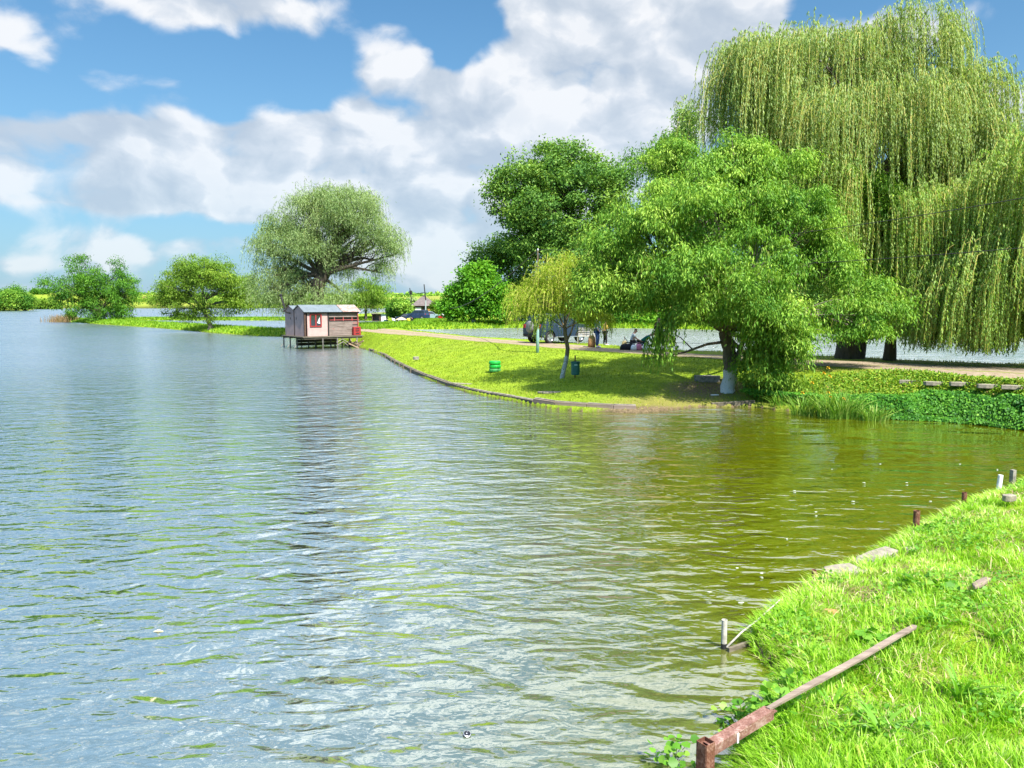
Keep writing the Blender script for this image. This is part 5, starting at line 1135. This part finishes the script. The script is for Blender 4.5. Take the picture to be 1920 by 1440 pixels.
# ------------------------------------------------------------------ cars
def car(name, label, loc, rz, L=4.2, W=1.72, H=1.48, paint=None, style='hatch', spare=False, group=None):
    root = empty(name, loc, rz); tag(root, label, 'car', group); r = .31 if style != 'suv' else .35; zb = .22 if style != 'suv' else .34
    h = L / 2; belt = zb + (H - zb) * .56
    fw, rw = h - .80, -h + .72
    def arch(cx): return [(cx + (r + .06) * math.cos(a), r + (r + .06) * math.sin(a)) for a in np.linspace(math.pi * .02, math.pi * .98, 8)]
    nose = [(h - .02, zb + .08), (h, zb + .30), (h - .05, belt - .16), (h - .35, belt - .05), (h - 1.0, belt + .02)]
    tail = [(-h + .12, belt + .02), (-h, belt - .22), (-h + .02, zb + .1)]
    poly = nose + tail + [(rw - r - .06, zb)] + arch(rw)[::-1] + [(rw + r + .06, zb), (fw - r - .06, zb)] + arch(fw)[::-1] + [(fw + r + .06, zb)]
    body = MB(); k = len(poly); secs = [(-W / 2 + .0, .965), (-W / 2 + .06, 1.0), (W / 2 - .06, 1.0), (W / 2, .965)]
    V = []; zc = (zb + belt) / 2
    for yy, s in secs:
        for (px_, pz_) in poly: V.append((px_ * (1 - (1 - s) * .5), yy, zc + (pz_ - zc) * (s if pz_ > zc else 1)))
    F = [(i * k + j, (i + 1) * k + j, (i + 1) * k + (j + 1) % k, i * k + (j + 1) % k) for i in range(3) for j in range(k)] + [tuple(range(k)), tuple(range(4 * k - 1, 3 * k - 1, -1))]
    body.add(V, F).build('body', paint, root, bevel=.02)
    wa, wb = (h - 1.05, h - 1.75); ra, rb = ((-h + .16, -h + .42) if style != 'sedan' else (-h + .55, -h + 1.15))
    def cab(in0, in1, z0, z1): # greenhouse frustum corners
        return [(wa, s * (W / 2 - in0), z0) for s in (-1, 1)] + [(wb, s * (W / 2 - in1), z1) for s in (-1, 1)] + [(rb, s * (W / 2 - in1), z1) for s in (-1, 1)] + [(ra, s * (W / 2 - in0), z0) for s in (-1, 1)]
    c = cab(.06, .22, belt - .0, H - .05); g = MB().add(c, [(0, 1, 3, 2), (2, 3, 5, 4), (4, 5, 7, 6), (0, 2, 4, 6), (1, 7, 5, 3), (0, 6, 7, 1)]).build('windows', M_glass, root, bevel=.03)
    MB().add([(wb + .05, -W / 2 + .22, H - .05), (wb + .05, W / 2 - .22, H - .05), (rb - .04, W / 2 - .22, H - .05), (rb - .04, -W / 2 + .22, H - .05), (wb - .15, -W / 2 + .30, H), (wb - .15, W / 2 - .30, H), (rb + .12, W / 2 - .30, H), (rb + .12, -W / 2 + .30, H)],
             [(0, 1, 2, 3), (4, 7, 6, 5), (0, 4, 5, 1), (1, 5, 6, 2), (2, 6, 7, 3), (3, 7, 4, 0)]).build('roof', paint, root, bevel=.02)
    for s in (-1, 1):
        for (xa, xb) in (((wa + .0), (wb)), ((wa + ra) / 2 - .05, (wb + rb) / 2 - .05), (ra, rb)):
            MB().tube([(xa, s * (W / 2 - .055), belt), (xb, s * (W / 2 - .215), H - .04)], .035, 6).build('pillar', paint, root)
        MB().box((wa - .25, s * (W / 2 + .08), belt + .08), (.12, .16, .11)).build('mirror', paint, root, bevel=.02)
        MB().box((h - .10, s * (W / 2 - .26), belt - .17), (.18, .30, .13)).build('headlight', M_lamp, root, bevel=.02)
        MB().box((-h + .06, s * (W / 2 - .18), belt - .12), (.14, .20, .22)).build('tail_light', M_redlamp, root, bevel=.01)
        for dx in (.35, -.55): MB().box((dx, s * (W / 2 + .004), belt - .12), (.18, .02, .03)).build('door_handle', M_chrome, root)
        for cx in (fw, rw):
            wh = MB().lathe([(r * .62, -.10), (r * .9, -.11), (r, -.06), (r, .06), (r * .9, .11), (r * .62, .10)], 20, axis='y').build('wheel', M_black, root, loc=(cx, s * (W / 2 - .10), r))
            rim = MB().lathe([(0, s * .085), (r * .2, s * .095), (r * .25, s * .07), (r * .60, s * .085), (r * .66, s * .10), (r * .66, 0)], 20, axis='y')
            for q in range(5):
                an = q * 2 * math.pi / 5; rim.box((math.cos(an) * r * .4, s * .092, math.sin(an) * r * .4), (r * .5, .02, .05), Matrix.Rotation(-an, 3, 'Y'))
            rim.build('rim', M_chrome, wh)
    MB().box((h - .0, 0, zb + .12), (.06, W * .86, .16)).build('front_bumper', M_black if style == 'suv' else paint, root, bevel=.02)
    MB().box((-h + .0, 0, zb + .12), (.06, W * .86, .16)).build('rear_bumper', M_black if style == 'suv' else paint, root, bevel=.02)
    if style == 'suv':
        for s in (-1, 1): MB().box((0, s * (W / 2 + .03), zb + .03), (L * .44, .12, .05)).build('side_step', M_chrome, root, bevel=.01)
    if spare: MB().lathe([(0, -.10), (.28, -.10), (.34, -.05), (.34, .05), (.28, .10), (0, .10)], 20, axis='x').build('spare_wheel', plain('grey_cover', (.20, .20, .20), .5), root, loc=(-h - .12, 0, zb + .62), smooth=True)
    return root
P_navy = paint_mat('dark_blue_car_paint', (.004, .020, .045)); P_silver = paint_mat('silver_car_paint', (.50, .53, .56)); P_blue = paint_mat('blue_car_paint', (.008, .03, .09)); P_lblue = paint_mat('light_blue_car_paint', (.22, .32, .36))
def put(px, py, z, f, *a, **k):
    x, y = G(px, py, z); return f(*a, loc=(x, y, max(hz1(x, y), -.1) + .02), **k)
def cars():
    x, y = G(1045, 644, 1.15); z = hz1(x, y) + .03
    car('parked_suv', 'dark blue off-road car with a grey spare wheel, parked behind the young willow', (x, y + .8, z), R(38), 3.9, 1.7, 1.72, P_navy, 'suv', True)
    x, y = G(1003, 602.5, .95); car('parked_car', 'silver hatchback parked on the grass in front of the yellow-green shrub', (x - .6, 99.0, hz1(x, 99.0) + .02), R(176), 4.3, 1.72, 1.45, P_silver)
    for px, d, rz, pt, H, L, lab in ((785, 150, 152, P_blue, 1.75, 4.3, 'dark blue people carrier parked in the far yard'), (763, 153, 165, P_navy, 1.4, 4.1, 'small dark blue car at the left end of the far yard'), (806, 153, 20, P_lblue, 1.5, 4.2, 'pale blue hatchback right of the people carrier in the far yard')):
        x = (px - 960) / FPX * d; car('parked_car', lab, (x, d, hz1(x, d) + .02), R(rz), L, 1.75, H, pt, 'hatch', group='cars parked in the far yard')
    x = (1188 - 960) / FPX * 98; zc = hz1(x, 98)
    r2 = empty('caravan', (x, 84.5, 2.4)); 
    bpy.data.objects.remove(r2)
cars()

# ------------------------------------------------------------------ far yard: house, kiosk, shed, parasol, people
def far_yard():
    def P(px, d): x = (px - 960) / FPX * d; return x, d, hz1(x, d)
    roofm = plain('brown_tiles', (.16, .13, .125), .9, var=.2, scale=2); wallb = plain('dark_boards', (.09, .06, .045), .9, scale=3); orange = plain('orange_render', (.48, .20, .07), .9, scale=2); teal = plain('teal_plastic', (.03, .22, .22), .5)
    x, y, z = P(797, 172); root = empty('far_house', (x, y, z)); tag(root, 'low brown house with a broad hipped roof behind the parked cars', 'house')
    W, D, H = 4.6, 4.0, 2.6
    MB().box((0, 0, H / 2), (W, D, H)).build('wall', wallb, root); e = .5
    rf = MB().add([(-W / 2 - e, -D / 2 - e, H), (W / 2 + e, -D / 2 - e, H), (W / 2 + e, D / 2 + e, H), (-W / 2 - e, D / 2 + e, H), (-.7, 0, H + 2.0), (.3, 0, H + 2.0)], [(0, 1, 5, 4), (1, 2, 5), (2, 3, 4, 5), (3, 0, 4), (0, 3, 2, 1)]).build('roof', roofm, root)
    MB().box((-.2, .3, H + 2.0), (.5, .5, .6)).build('chimney', roofm, rf)
    wf = MB().box((-1.2, -D / 2 - .03, 1.7), (1.3, .06, 1.0)).build('window', M_white, root); MB().box((-1.2, -D / 2 - .07, 1.7), (1.1, .02, .8)).build('pane', M_lamp, wf)
    MB().box((1.2, -D / 2 - .03, 1.2), (.9, .06, 1.6)).build('door', orange, root); MB().box((.2, -D / 2 - .02, 1.3), (.7, .05, 2.2)).build('doorway', M_black, root); MB().box((1.9, -D / 2 - .02, 1.2), (.4, .05, 1.6)).build('brick_panel', plain('brick_red', (.35, .13, .08), .9), root)
    x, y, z = P(826, 165); root = empty('orange_shed', (x, y, z)); tag(root, 'small orange shed with a dark roof right of the far house', 'shed')
    MB().box((0, 0, .9), (2.6, 2, 2.0)).build('wall', orange, root); MB().prism([(-1.5, 1.9), (1.5, 2.2), (1.5, 2.32), (-1.5, 2.02)], -1.2, 1.2).build('roof', wallb, root); MB().box((.8, -1.02, .8), (.7, .04, 1.6)).build('door', wallb, root)
    x, y, z = P(713, 168); root = empty('kiosk', (x, y, z)); tag(root, 'open-fronted grey kiosk with a flat roof left of the far shrubs', 'kiosk')
    MB().box((0, .8, 1.2), (3.1, .1, 2.4)).build('back_wall', M_grey, root); MB().box((-1.5, 0, 1.2), (.12, 1.6, 2.4)).build('side_wall', wallb, root); MB().box((.9, -.6, 1.2), (1.0, .1, 2.4)).build('front_panel', M_white, root); MB().box((.2, -.66, 1.0), (.45, .04, 2.0)).build('door', wallb, root)
    MB().prism([(-1.8, 2.35), (1.8, 2.65), (1.8, 2.8), (-1.8, 2.5)], -1.1, 1.1).build('roof', M_grey, root); MB().box((-.8, -.4, .5), (.9, .5, 1.0)).build('counter', wallb, root)
    x, y, z = P(724.5, 160); tag(MB().lathe([(0, 0), (.45, 0), (.5, .2), (.5, 1.1), (.42, 1.25), (0, 1.25)], 14).build('water_barrel', teal, None, loc=(x, y, z), smooth=True), 'teal barrel beside the kiosk', 'barrel')
    x, y, z = P(744, 148); tag(MB().lathe([(0, 0), (.36, 0), (.4, 1.1), (.44, 1.15), (.3, 1.3), (0, 1.3)], 12).build('blue_barrel', P_blue, None, loc=(x, y, z)), 'tall blue barrel at the edge of the far yard', 'barrel')
    x, y, z = P(753, 147); root = empty('parasol', (x, y, z)); tag(root, 'beige parasol open beside the cars in the far yard', 'parasol'); MB().tube([(0, 0, 0), (0, 0, 1.7)], .03, 6).build('pole', M_grey, root)
    MB().lathe([(0, 2.05), (.5, 1.88), (1.1, 1.55), (1.1, 1.52), (.5, 1.84), (0, 2.0)], 10).build('canopy', plain('beige_canvas', (.62, .48, .30), .9), root)
    x, y, z = P(740, 147); root = empty('white_flag', (x, y, z)); tag(root, 'white flag on a leaning stick by the blue barrel', 'flag'); MB().tube([(0, 0, 0), (-.5, 0, 2.0)], .025, 5).build('stick', M_grey, root); MB().add([(-.5, 0, 1.9), (.1, .05, 1.75), (.2, 0, 1.35), (-.35, -.04, 1.45)], [(0, 1, 2, 3)]).build('cloth', M_white, root)
    x, y, z = P(766.5, 141); root = empty('yellow_canister', (x, y, z)); tag(root, 'bright yellow round canister before the blue cars in the far yard', 'canister')
    MB().lathe([(0, 0), (.25, .02), (.36, .3), (.30, .58), (.12, .68), (0, .68)], 14).build('tank', plain('yellow_plastic', (.72, .62, .04), .4), root, smooth=True, loc=(0, 0, .35)); MB().box((0, 0, .18), (.35, .35, .36)).build('stand', M_dark, root)
    for i, (px, py, rx, ry, d, lab) in enumerate([(752, 577, 17, 15, 158, 'round green shrub left of the far house'), (738, 585, 9, 10, 160, 'dark low shrub beside the kiosk'), (770, 572, 12, 12, 178, 'loose pale shrub behind the far house at its left'), (822, 577, 8, 10, 160, 'small drooping shrub before the orange shed'), (842, 590, 11, 14, 150, 'reedy shrub right of the orange shed')]):
        tree('garden_shrub', lab, 'shrubs around the far yard', (px, 598), None, d, [(px, py, rx, ry, 0), (px + rx * .5, py + ry * .4, rx * .6, ry * .6, 0)], [L_mid, L_deep, L_silver, L_lime, L_bright][i], B_dark, trunk=(.12, .08), nclump=110, per=46, clump=.8, leaf=(.5, .2), seed=400 + i, gap=.25, cat='shrub')
    # concrete sluice on the second dyke
    x, y = G(868, 612, .75); mb = MB(); 
    root = empty('sluice_box', (x, y - .6, .6)); tag(root, 'small pale concrete sluice in the edge of the second dyke', 'sluice')
    MB().box((0, 0, .35), (.70, .9, .75)).build('chamber', M_conc, root, bevel=.02); MB().box((0, -.47, .3), (.4, .04, .5)).build('gate_board', M_board, root)
far_yard()

# ------------------------------------------------------------------ people
def skin_mesh(name, J, E, mat, parent=None, subd=2, root_v=0):
    me = bpy.data.meshes.new(name); me.from_pydata([j[0] for j in J], E, []); o = bpy.data.objects.new(name, me); col.objects.link(o)
    m = o.modifiers.new('skin', 'SKIN'); me.materials.append(mat); m.use_smooth_shade = True; sv = me.skin_vertices[0].data
    for i, j in enumerate(J): r = j[1]; sv[i].radius = (r, r) if not hasattr(r, '__len__') else r; sv[i].use_root = (i == root_v)
    s = o.modifiers.new('sub', 'SUBSURF'); s.levels = s.render_levels = subd
    if parent: o.parent = parent
    return o
def person(label, loc, rz, pose, shirt, trousers, shoe, scale=1.0, hairm=None, sleeves=True, group=None):
    """pose: joint positions in metres, facing +x"""
    V = lambda k: Vector(pose[k]) * scale
    pel, chest, neck, head = V('pelvis'), V('chest'), V('neck'), V('head')
    J, E = [], []
    def add(p, r, prev=None): J.append((tuple(p), r * scale)); n = len(J) - 1; (E.append((prev, n)) if prev is not None else None); return n
    ip = add(pel, .12); iw = add(pel.lerp(chest, .5), .115, ip); ic = add(chest, .135, iw); inn = add(neck, .058, ic)
    fwd = Vector((math.cos(pose['face']), 0, math.sin(pose.get('nod', 0)))).normalized() if 'face' in pose else Vector((1, 0, 0)); up = (head - neck).normalized()
    i1 = add(head - up * .06 * scale + fwd * .01, .078, inn); i2 = add(head + up * .01 * scale, .098, i1); i3 = add(head + up * .075 * scale, .075, i2)
    add(head + fwd * .115 * scale - up * .01 * scale, .018, i2)                       # nose
    sides = {}
    for s, S in ((1, 'L'), (-1, 'R')):
        sh, el, wr = V('shoulder' + S), V('elbow' + S), V('wrist' + S); a = add(sh, .062, ic); b = add(el, .042, a); c = add(wr, .028, b)
        d = (wr - el).normalized(); pm = add(wr + d * .06 * scale, .034, c); side = d.cross(Vector((0, 0, 1))); side = side.normalized() if side.length > .1 else Vector((0, 1, 0))
        for q in range(4): 
            f0 = add(wr + d * .10 * scale + side * (q - 1.5) * .020 * scale, .010, pm); add(wr + d * (.155 - .012 * abs(q - 1.3)) * scale + side * (q - 1.5) * .022 * scale + Vector((0, 0, -.02)) * scale, .008, f0)
        add(wr + d * .06 * scale + side * -.06 * scale, .010, pm)
        hp, kn, an, to = V('hip' + S), V('knee' + S), V('ankle' + S), V('toe' + S); a = add(hp, .085, ip); b = add(kn, .058, a); c = add(an, .038, b); add(to, .032, c)
        add(head + Vector((0, s * .098, 0)) * scale, .018, i2)                        # ears
        sides[S] = (sh, el, wr, hp, kn, an, to)
    body = skin_mesh('person', J, E, M_skin); body.location = loc; body.rotation_euler = (0, 0, rz); tag(body, label, 'person', group)
    # shirt
    J2 = [(tuple(pel + Vector((0, 0, .02))), .145 * scale), (tuple(pel.lerp(chest, .5)), .14 * scale), (tuple(chest), .158 * scale), (tuple(chest.lerp(neck, .75)), .09 * scale)]; E2 = [(0, 1), (1, 2), (2, 3)]
    for S in 'LR':
        sh, el, wr = sides[S][:3]; J2.append((tuple(sh), .078 * scale)); E2.append((2, len(J2) - 1)); J2.append((tuple(sh.lerp(el, .95 if sleeves else .6)), .062 * scale)); E2.append((len(J2) - 2, len(J2) - 1))
        if sleeves: J2.append((tuple(el.lerp(wr, .9)), .042 * scale)); E2.append((len(J2) - 2, len(J2) - 1))
    skin_mesh('shirt', J2, E2, shirt, body)
    J3 = [(tuple(pel), .15 * scale)]; E3 = []
    for S in 'LR':
        hp, kn, an = sides[S][3:6]; n = len(J3); J3 += [(tuple(hp), .105 * scale), (tuple(kn), .078 * scale), (tuple(an), .062 * scale)]; E3 += [(0, n), (n, n + 1), (n + 1, n + 2)]
    skin_mesh('trousers', J3, E3, trousers, body)
    for S in 'LR':
        an, to = sides[S][5:7]; d = (to - an); skin_mesh('shoe', [(tuple(an - d * .25 + Vector((0, 0, -.03))), .048 * scale), (tuple(an + d * .4 + Vector((0, 0, -.03))), .048 * scale), (tuple(to + d * .25), .036 * scale)], [(0, 1), (1, 2)], shoe, body, 1)
    skin_mesh('hair', [(tuple(head - fwd * .045 * scale - up * .03 * scale), .088 * scale), (tuple(head - fwd * .02 * scale + up * .06 * scale), .098 * scale), (tuple(head + fwd * .045 * scale + up * .095 * scale), .062 * scale)], [(0, 1), (1, 2)], hairm or M_hair, body)
    for s in (-1, 1): MB().lathe([(0, -.008), (.009, -.004), (.009, .004), (0, .008)], 8, axis='x').build('eye', M_black, body, loc=tuple(head + fwd * .096 * scale + Vector((0, s * .034, .012)) * scale))
    MB().box((0, 0, 0), (.012, .045, .010)).build('mouth', plain('lips', (.30, .10, .08), .6, bump=0), body, loc=tuple(head + fwd * .095 * scale - up * .05 * scale))
    return body
stand = dict(pelvis=(0,0,.95), chest=(.02,0,1.30), neck=(.03,0,1.48), head=(.07,0,1.62), shoulderL=(.02,.19,1.40), elbowL=(.02,.25,1.12), wristL=(.18,.20,.98), shoulderR=(.02,-.19,1.40), elbowR=(.0,-.25,1.12), wristR=(.15,-.2,.95),
             hipL=(0,.10,.90), kneeL=(.03,.11,.50), ankleL=(-.02,.12,.09), toeL=(.15,.13,.04), hipR=(0,-.10,.90), kneeR=(.06,-.11,.50), ankleR=(.05,-.12,.09), toeR=(.22,-.13,.04), face=0)
phone = dict(stand, elbowL=(.05,.24,1.12), wristL=(.28,.08,1.22), elbowR=(.05,-.24,1.12), wristR=(.28,-.06,1.20), head=(.10,0,1.60), nod=-.4)
sitp = dict(pelvis=(0,0,.40), chest=(.10,0,.74), neck=(.14,0,.92), head=(.22,0,1.04), shoulderL=(.12,.18,.83), elbowL=(.26,.22,.60), wristL=(.48,.14,.50), shoulderR=(.12,-.18,.83), elbowR=(.26,-.22,.60), wristR=(.50,-.12,.48),
            hipL=(.03,.10,.38), kneeL=(.42,.16,.46), ankleL=(.40,.16,.09), toeL=(.58,.18,.04), hipR=(.03,-.10,.38), kneeR=(.44,-.15,.45), ankleR=(.46,-.16,.09), toeR=(.63,-.18,.04), face=0, nod=-.3)
crouch = dict(pelvis=(0,0,.34), chest=(.30,0,.62), neck=(.46,0,.74), head=(.60,0,.80), shoulderL=(.36,.18,.68), elbowL=(.55,.2,.42), wristL=(.72,.16,.20), shoulderR=(.36,-.18,.68), elbowR=(.55,-.2,.42), wristR=(.75,-.12,.18),
              hipL=(.02,.10,.32), kneeL=(.36,.17,.40), ankleL=(.12,.15,.09), toeL=(.30,.16,.04), hipR=(.02,-.10,.32), kneeR=(.38,-.16,.36), ankleR=(.20,-.15,.09), toeR=(.38,-.16,.04), face=0, nod=-.6)
def people():
    jean = plain('blue_jeans', (.03, .07, .19), .9); bsh = plain('steel_blue_shirt', (.07, .15, .22), .9); wsh = plain('white_shirt', (.70, .71, .73), .9, var=.05); gsh = plain('green_jersey', (.01, .17, .13), .8); ysh = plain('yellow_shirt', (.55, .38, .08), .9); shoe = plain('light_shoes', (.55, .57, .60), .6); dk = M_dark; brn = plain('dark_brown_jacket', (.06, .045, .035), .9)
    def at(px, py): x, y = G(px, py, 1.16); return (x, y, hz1(x, y) + .035)
    person('person in blue jeans and steel blue shirt standing by the dark blue car', at(1119, 652), R(-30), stand, bsh, jean, shoe, .98)
    person('standing child in yellow shirt looking at a phone, right of the person in jeans', at(1134, 648), R(20), phone, ysh, dk, shoe, .80, plain('ginger_hair', (.30, .12, .04), .8))
    person('person in white shirt sitting on a folding chair with an orange back', at(1184, 655), R(-8), sitp, wsh, dk, shoe, .88, None, False)
    person('person in a green jersey crouching forward over bags at the pond side', at(1202, 655), R(-6), crouch, gsh, dk, dk, .95)
    person('person in dark clothes standing half hidden behind the trailing willow shoots', at(1233, 654), R(-60), stand, brn, dk, dk, .92)
    # folding chairs
    cw = wood_mat('orange_wood', (.30, .14, .08), (.50, .27, .17))
    for i, (px, py, rz, lab) in enumerate([(1180, 656, -8, 'folding chair with an orange wooden back under the person in white'), (1197, 657, -4, 'empty folding chair with an orange wooden back between the two seated figures')]):
        root = empty('folding_chair', at(px, py), R(rz)); tag(root, lab, 'chair', 'folding chairs beside the pond')
        MB().box((-.24, 0, .56), (.025, .46, .14)).build('backrest', cw, root, bevel=.005); MB().box((0, 0, .34), (.40, .42, .02)).build('seat', M_dark, root)
        for s in (-1, 1):
            MB().tube([(-.27, s * .21, .64), (.22, s * .21, 0)], .012, 6).build('leg', M_chrome, root); MB().tube([(-.20, s * .19, 0), (.2, s * .19, .34)], .012, 6).build('leg', M_chrome, root)
    def bag(px, py, sx, sy, sz, mat, lab, handle=True, dy=-.3):
        x, y, z = at(px, py); root = empty('bag', (x, y + dy, z)); tag(root, lab, 'bag')
        mb = MB(); pr = [(sx * .48, 0), (sx * .52, sz * .3), (sx * .45, sz * .75), (sx * .28, sz)]; V = []
        n = 12
        for k, (r_, zz) in enumerate(pr):
            for q in range(n): a = q / n * 6.283; V.append((math.cos(a) * r_ * (1 + .06 * math.sin(3 * a + k)), math.sin(a) * r_ * sy / sx, zz * (1 + .05 * math.sin(2 * a + k))))
        F = [(k * n + q, k * n + (q + 1) % n, (k + 1) * n + (q + 1) % n, (k + 1) * n + q) for k in range(3) for q in range(n)] + [tuple(range(n))[::-1], tuple(range(3 * n, 4 * n))]
        mb.add(V, F).build('sack', mat, root, smooth=True)
        if handle: MB().tube([(-sx * .2, 0, sz * .9), (-sx * .12, 0, sz * 1.25), (sx * .12, 0, sz * 1.25), (sx * .2, 0, sz * .9)], .010, 5).build('handle', mat, root)
    bag(1176, 656, .85, .4, .30, M_dark, 'big black bag lying behind the folding chair'); bag(1195, 657, .34, .3, .30, plain('pink_plastic', (.55, .18, .30), .6), 'pink plastic bag between the chairs')
    bag(1209, 657, .36, .3, .32, M_white, 'white plastic bag at the feet of the crouching person'); bag(1108, 651, .40, .3, .62, plain('tan_canvas', (.45, .24, .10), .9), 'tan upright bag beside the person in jeans'); bag(1169, 651, .3, .25, .32, plain('straw_bag', (.60, .45, .20), .9), 'straw coloured bag left of the black bag')
    bag(1187, 657, .34, .3, .26, M_white, 'white plastic bag beside the black bag')
    # slatted bench behind the car
    x, y, z = at(1101, 646); root = empty('slatted_bench', (x, y + .6, z), R(-15)); tag(root, 'pale grey slatted bench between the car and the person in jeans', 'bench')
    for i in range(5): MB().box((0, .22 + i * .012, .48 + i * .10), (1.0, .025, .05)).build('back_slat', M_pale, root)
    for i in range(3): MB().box((0, -.12 + i * .13, .42), (1.0, .10, .03)).build('seat_slat', M_pale, root)
    for s in (-1, 1): MB().box((s * .48, .05, .21), (.05, .40, .42)).build('leg', M_grey, root)
    # fishing rod resting over the pond edge, with its stand
    a = Vector(at(1237, 656)); b = Vector(Q(1345, 646, a.y + 3)); root = empty('fishing_rod', a); tag(root, 'thin fishing rod pointing right over the pond, left of the limed trunk', 'fishing rod')
    MB().tube([(0, 0, .35), (b - a) * .5 + Vector((0, 0, .2)), b - a], [.012, .009, .004], 5).build('blank', M_black, root); MB().tube([(0, 0, 0), (0, 0, .36)], .012, 5).build('rest', M_grey, root)
    # far yard figures
    def P(px, d): x = (px - 960) / FPX * d; return x, d, hz1(x, d) + .02
    person('dark seated angler at the edge of the second dyke, below the people carrier', P(775, 128), R(200), sitp, dk, dk, dk, 1.05)
    person('person in light top sitting on a scooter at the right of the far yard', P(828.5, 146), R(0), dict(sitp, **{k: (v[0], v[1], v[2] + .35) for k, v in sitp.items() if isinstance(v, tuple) and not k.startswith(('ankle', 'toe'))}), wsh, dk, dk, .95)
    x, y, z = P(829.5, 146); root = empty('motor_scooter', (x, y, z)); tag(root, 'small dark scooter carrying a rider in the far yard', 'scooter')
    for cx in (-.6, .6): MB().lathe([(.14, -.05), (.25, -.05), (.27, 0), (.25, .05), (.14, .05)], 14, axis='y').build('wheel', M_black, root, loc=(cx, 0, .27))
    MB().prism([(-.75, .42), (-.7, .7), (-.05, .72), (.1, .35), (.35, .35), (.5, .9), (.6, .9), (.5, .3), (-.3, .25)], -.15, .15).build('body', M_redlamp, root, bevel=.02); MB().tube([(.52, -.3, 1.0), (.5, 0, .98), (.52, .3, 1.0)], .02, 5).build('handlebar', M_black, root)
people()

# ------------------------------------------------------------------ far shore
def far_shore():
    for i, (px, py, rx, ry, d, lm, lab) in enumerate([(-30, 556, 30, 22, 440, L_deep, 'big dark tree at the left edge of the far shore'), (8, 562, 24, 20, 450, L_mid, 'dark green tree, second from the left on the far shore'), (30, 558, 22, 20, 460, L_deep, 'round tree in the middle of the far shore clump at left'), (48, 565, 18, 15, 475, L_lime, 'pale green willow at the right end of the far shore clump')]):
        tree('shore_tree', lab, 'trees on the far shore at the left', (px, 582.5), None, d, [(px, py, rx, ry, 0), (px, py + ry * .5, rx * 1.1, ry * .5, -2)], lm, B_dark, trunk=(.6, .4), nclump=230, per=40, clump=2.1, leaf=(1.0, .5), droop=.3, seed=500 + i, gap=.25, twigs=.05)
    for i, px in enumerate((66, 75, 85)):
        if px < 100: 
            d = 950 + i * 8; tree('shore_tree', ['left dark tree of the pair on the skyline behind the far field', 'right dark tree of the pair on the skyline behind the far field', 'small bluish tree right of the skyline pair'][i], 'small trees on the skyline', (px, 556), None, d, [(px, 548, 6, 6, 0)], L_deep, B_dark, trunk=(.5, .3), nclump=60, per=30, clump=2.0, leaf=(1.6, .9), seed=520 + i, gap=.2, twigs=.05)
    # belts of bushes and woods on the other shore: one far mass each
    r = np.random.default_rng(77)
    def belt(name, px0, px1, d0, d1, n, h, lm, sz, ybase=None):
        px = r.uniform(px0, px1, n); d = r.uniform(d0, d1, n); x = (px - 960) / FPX * d; z = np.maximum(height(x, d), 0); hh = h * (.25 + fbm(px * 3, px * 0, 9, 3) * 1.1)
        P = np.stack([x, d, z + hh * r.random(n) ** .8], 1)
        V, F = leaf_quads(P, rand_dirs(n, r) + [0, 0, .2], rand_dirs(n, r) + [0, -.6, .7], sz * r.uniform(.6, 1.3, n), sz * .6, .1)
        tag(npmesh(name, V, F, [lm], None, {'tint': np.repeat(np.clip(fbm(px, d, 12, 5) + r.normal(size=n) * .15, 0, 1), 4)}), kind='stuff')
    belt('far_bushes', 66, 120, 640, 700, 9000, 8.5, L_lime, 2.0); belt('far_bushes', 250, 900, 850, 900, 16000, 5.5, L_lime, 2.2)
    belt('far_woodland', 255, 900, 1300, 1500, 14000, 7, L_mid, 4.5); belt('far_woodland', 60, 250, 1300, 1500, 5000, 6, L_mid, 4)
    belt('far_bushes', 735, 850, 200, 230, 6000, 3.0, L_lime, .9)
    for px, d, lab, c in ((85, 660, 'little white and brown hut on the far shore at left', M_white), (284, 880, 'small red-roofed house on the far shore between the two spit trees', M_conc)):
        x = (px - 960) / FPX * d; z = hz1(x, d); root = empty('far_cottage', (x, d - 10, max(z, .3))); tag(root, lab, 'house')
        MB().box((0, 0, 1.5), (6.5, 5, 3)).build('wall', c, root); MB().prism([(-3.8, 3), (3.8, 3), (0, 4.8)], -3, 3).build('roof', plain('red_tiles', (.30, .12, .08), .9), root); MB().box((1, -2.55, 1.4), (1.6, .1, 1.4)).build('window', M_glass, root)
far_shore()
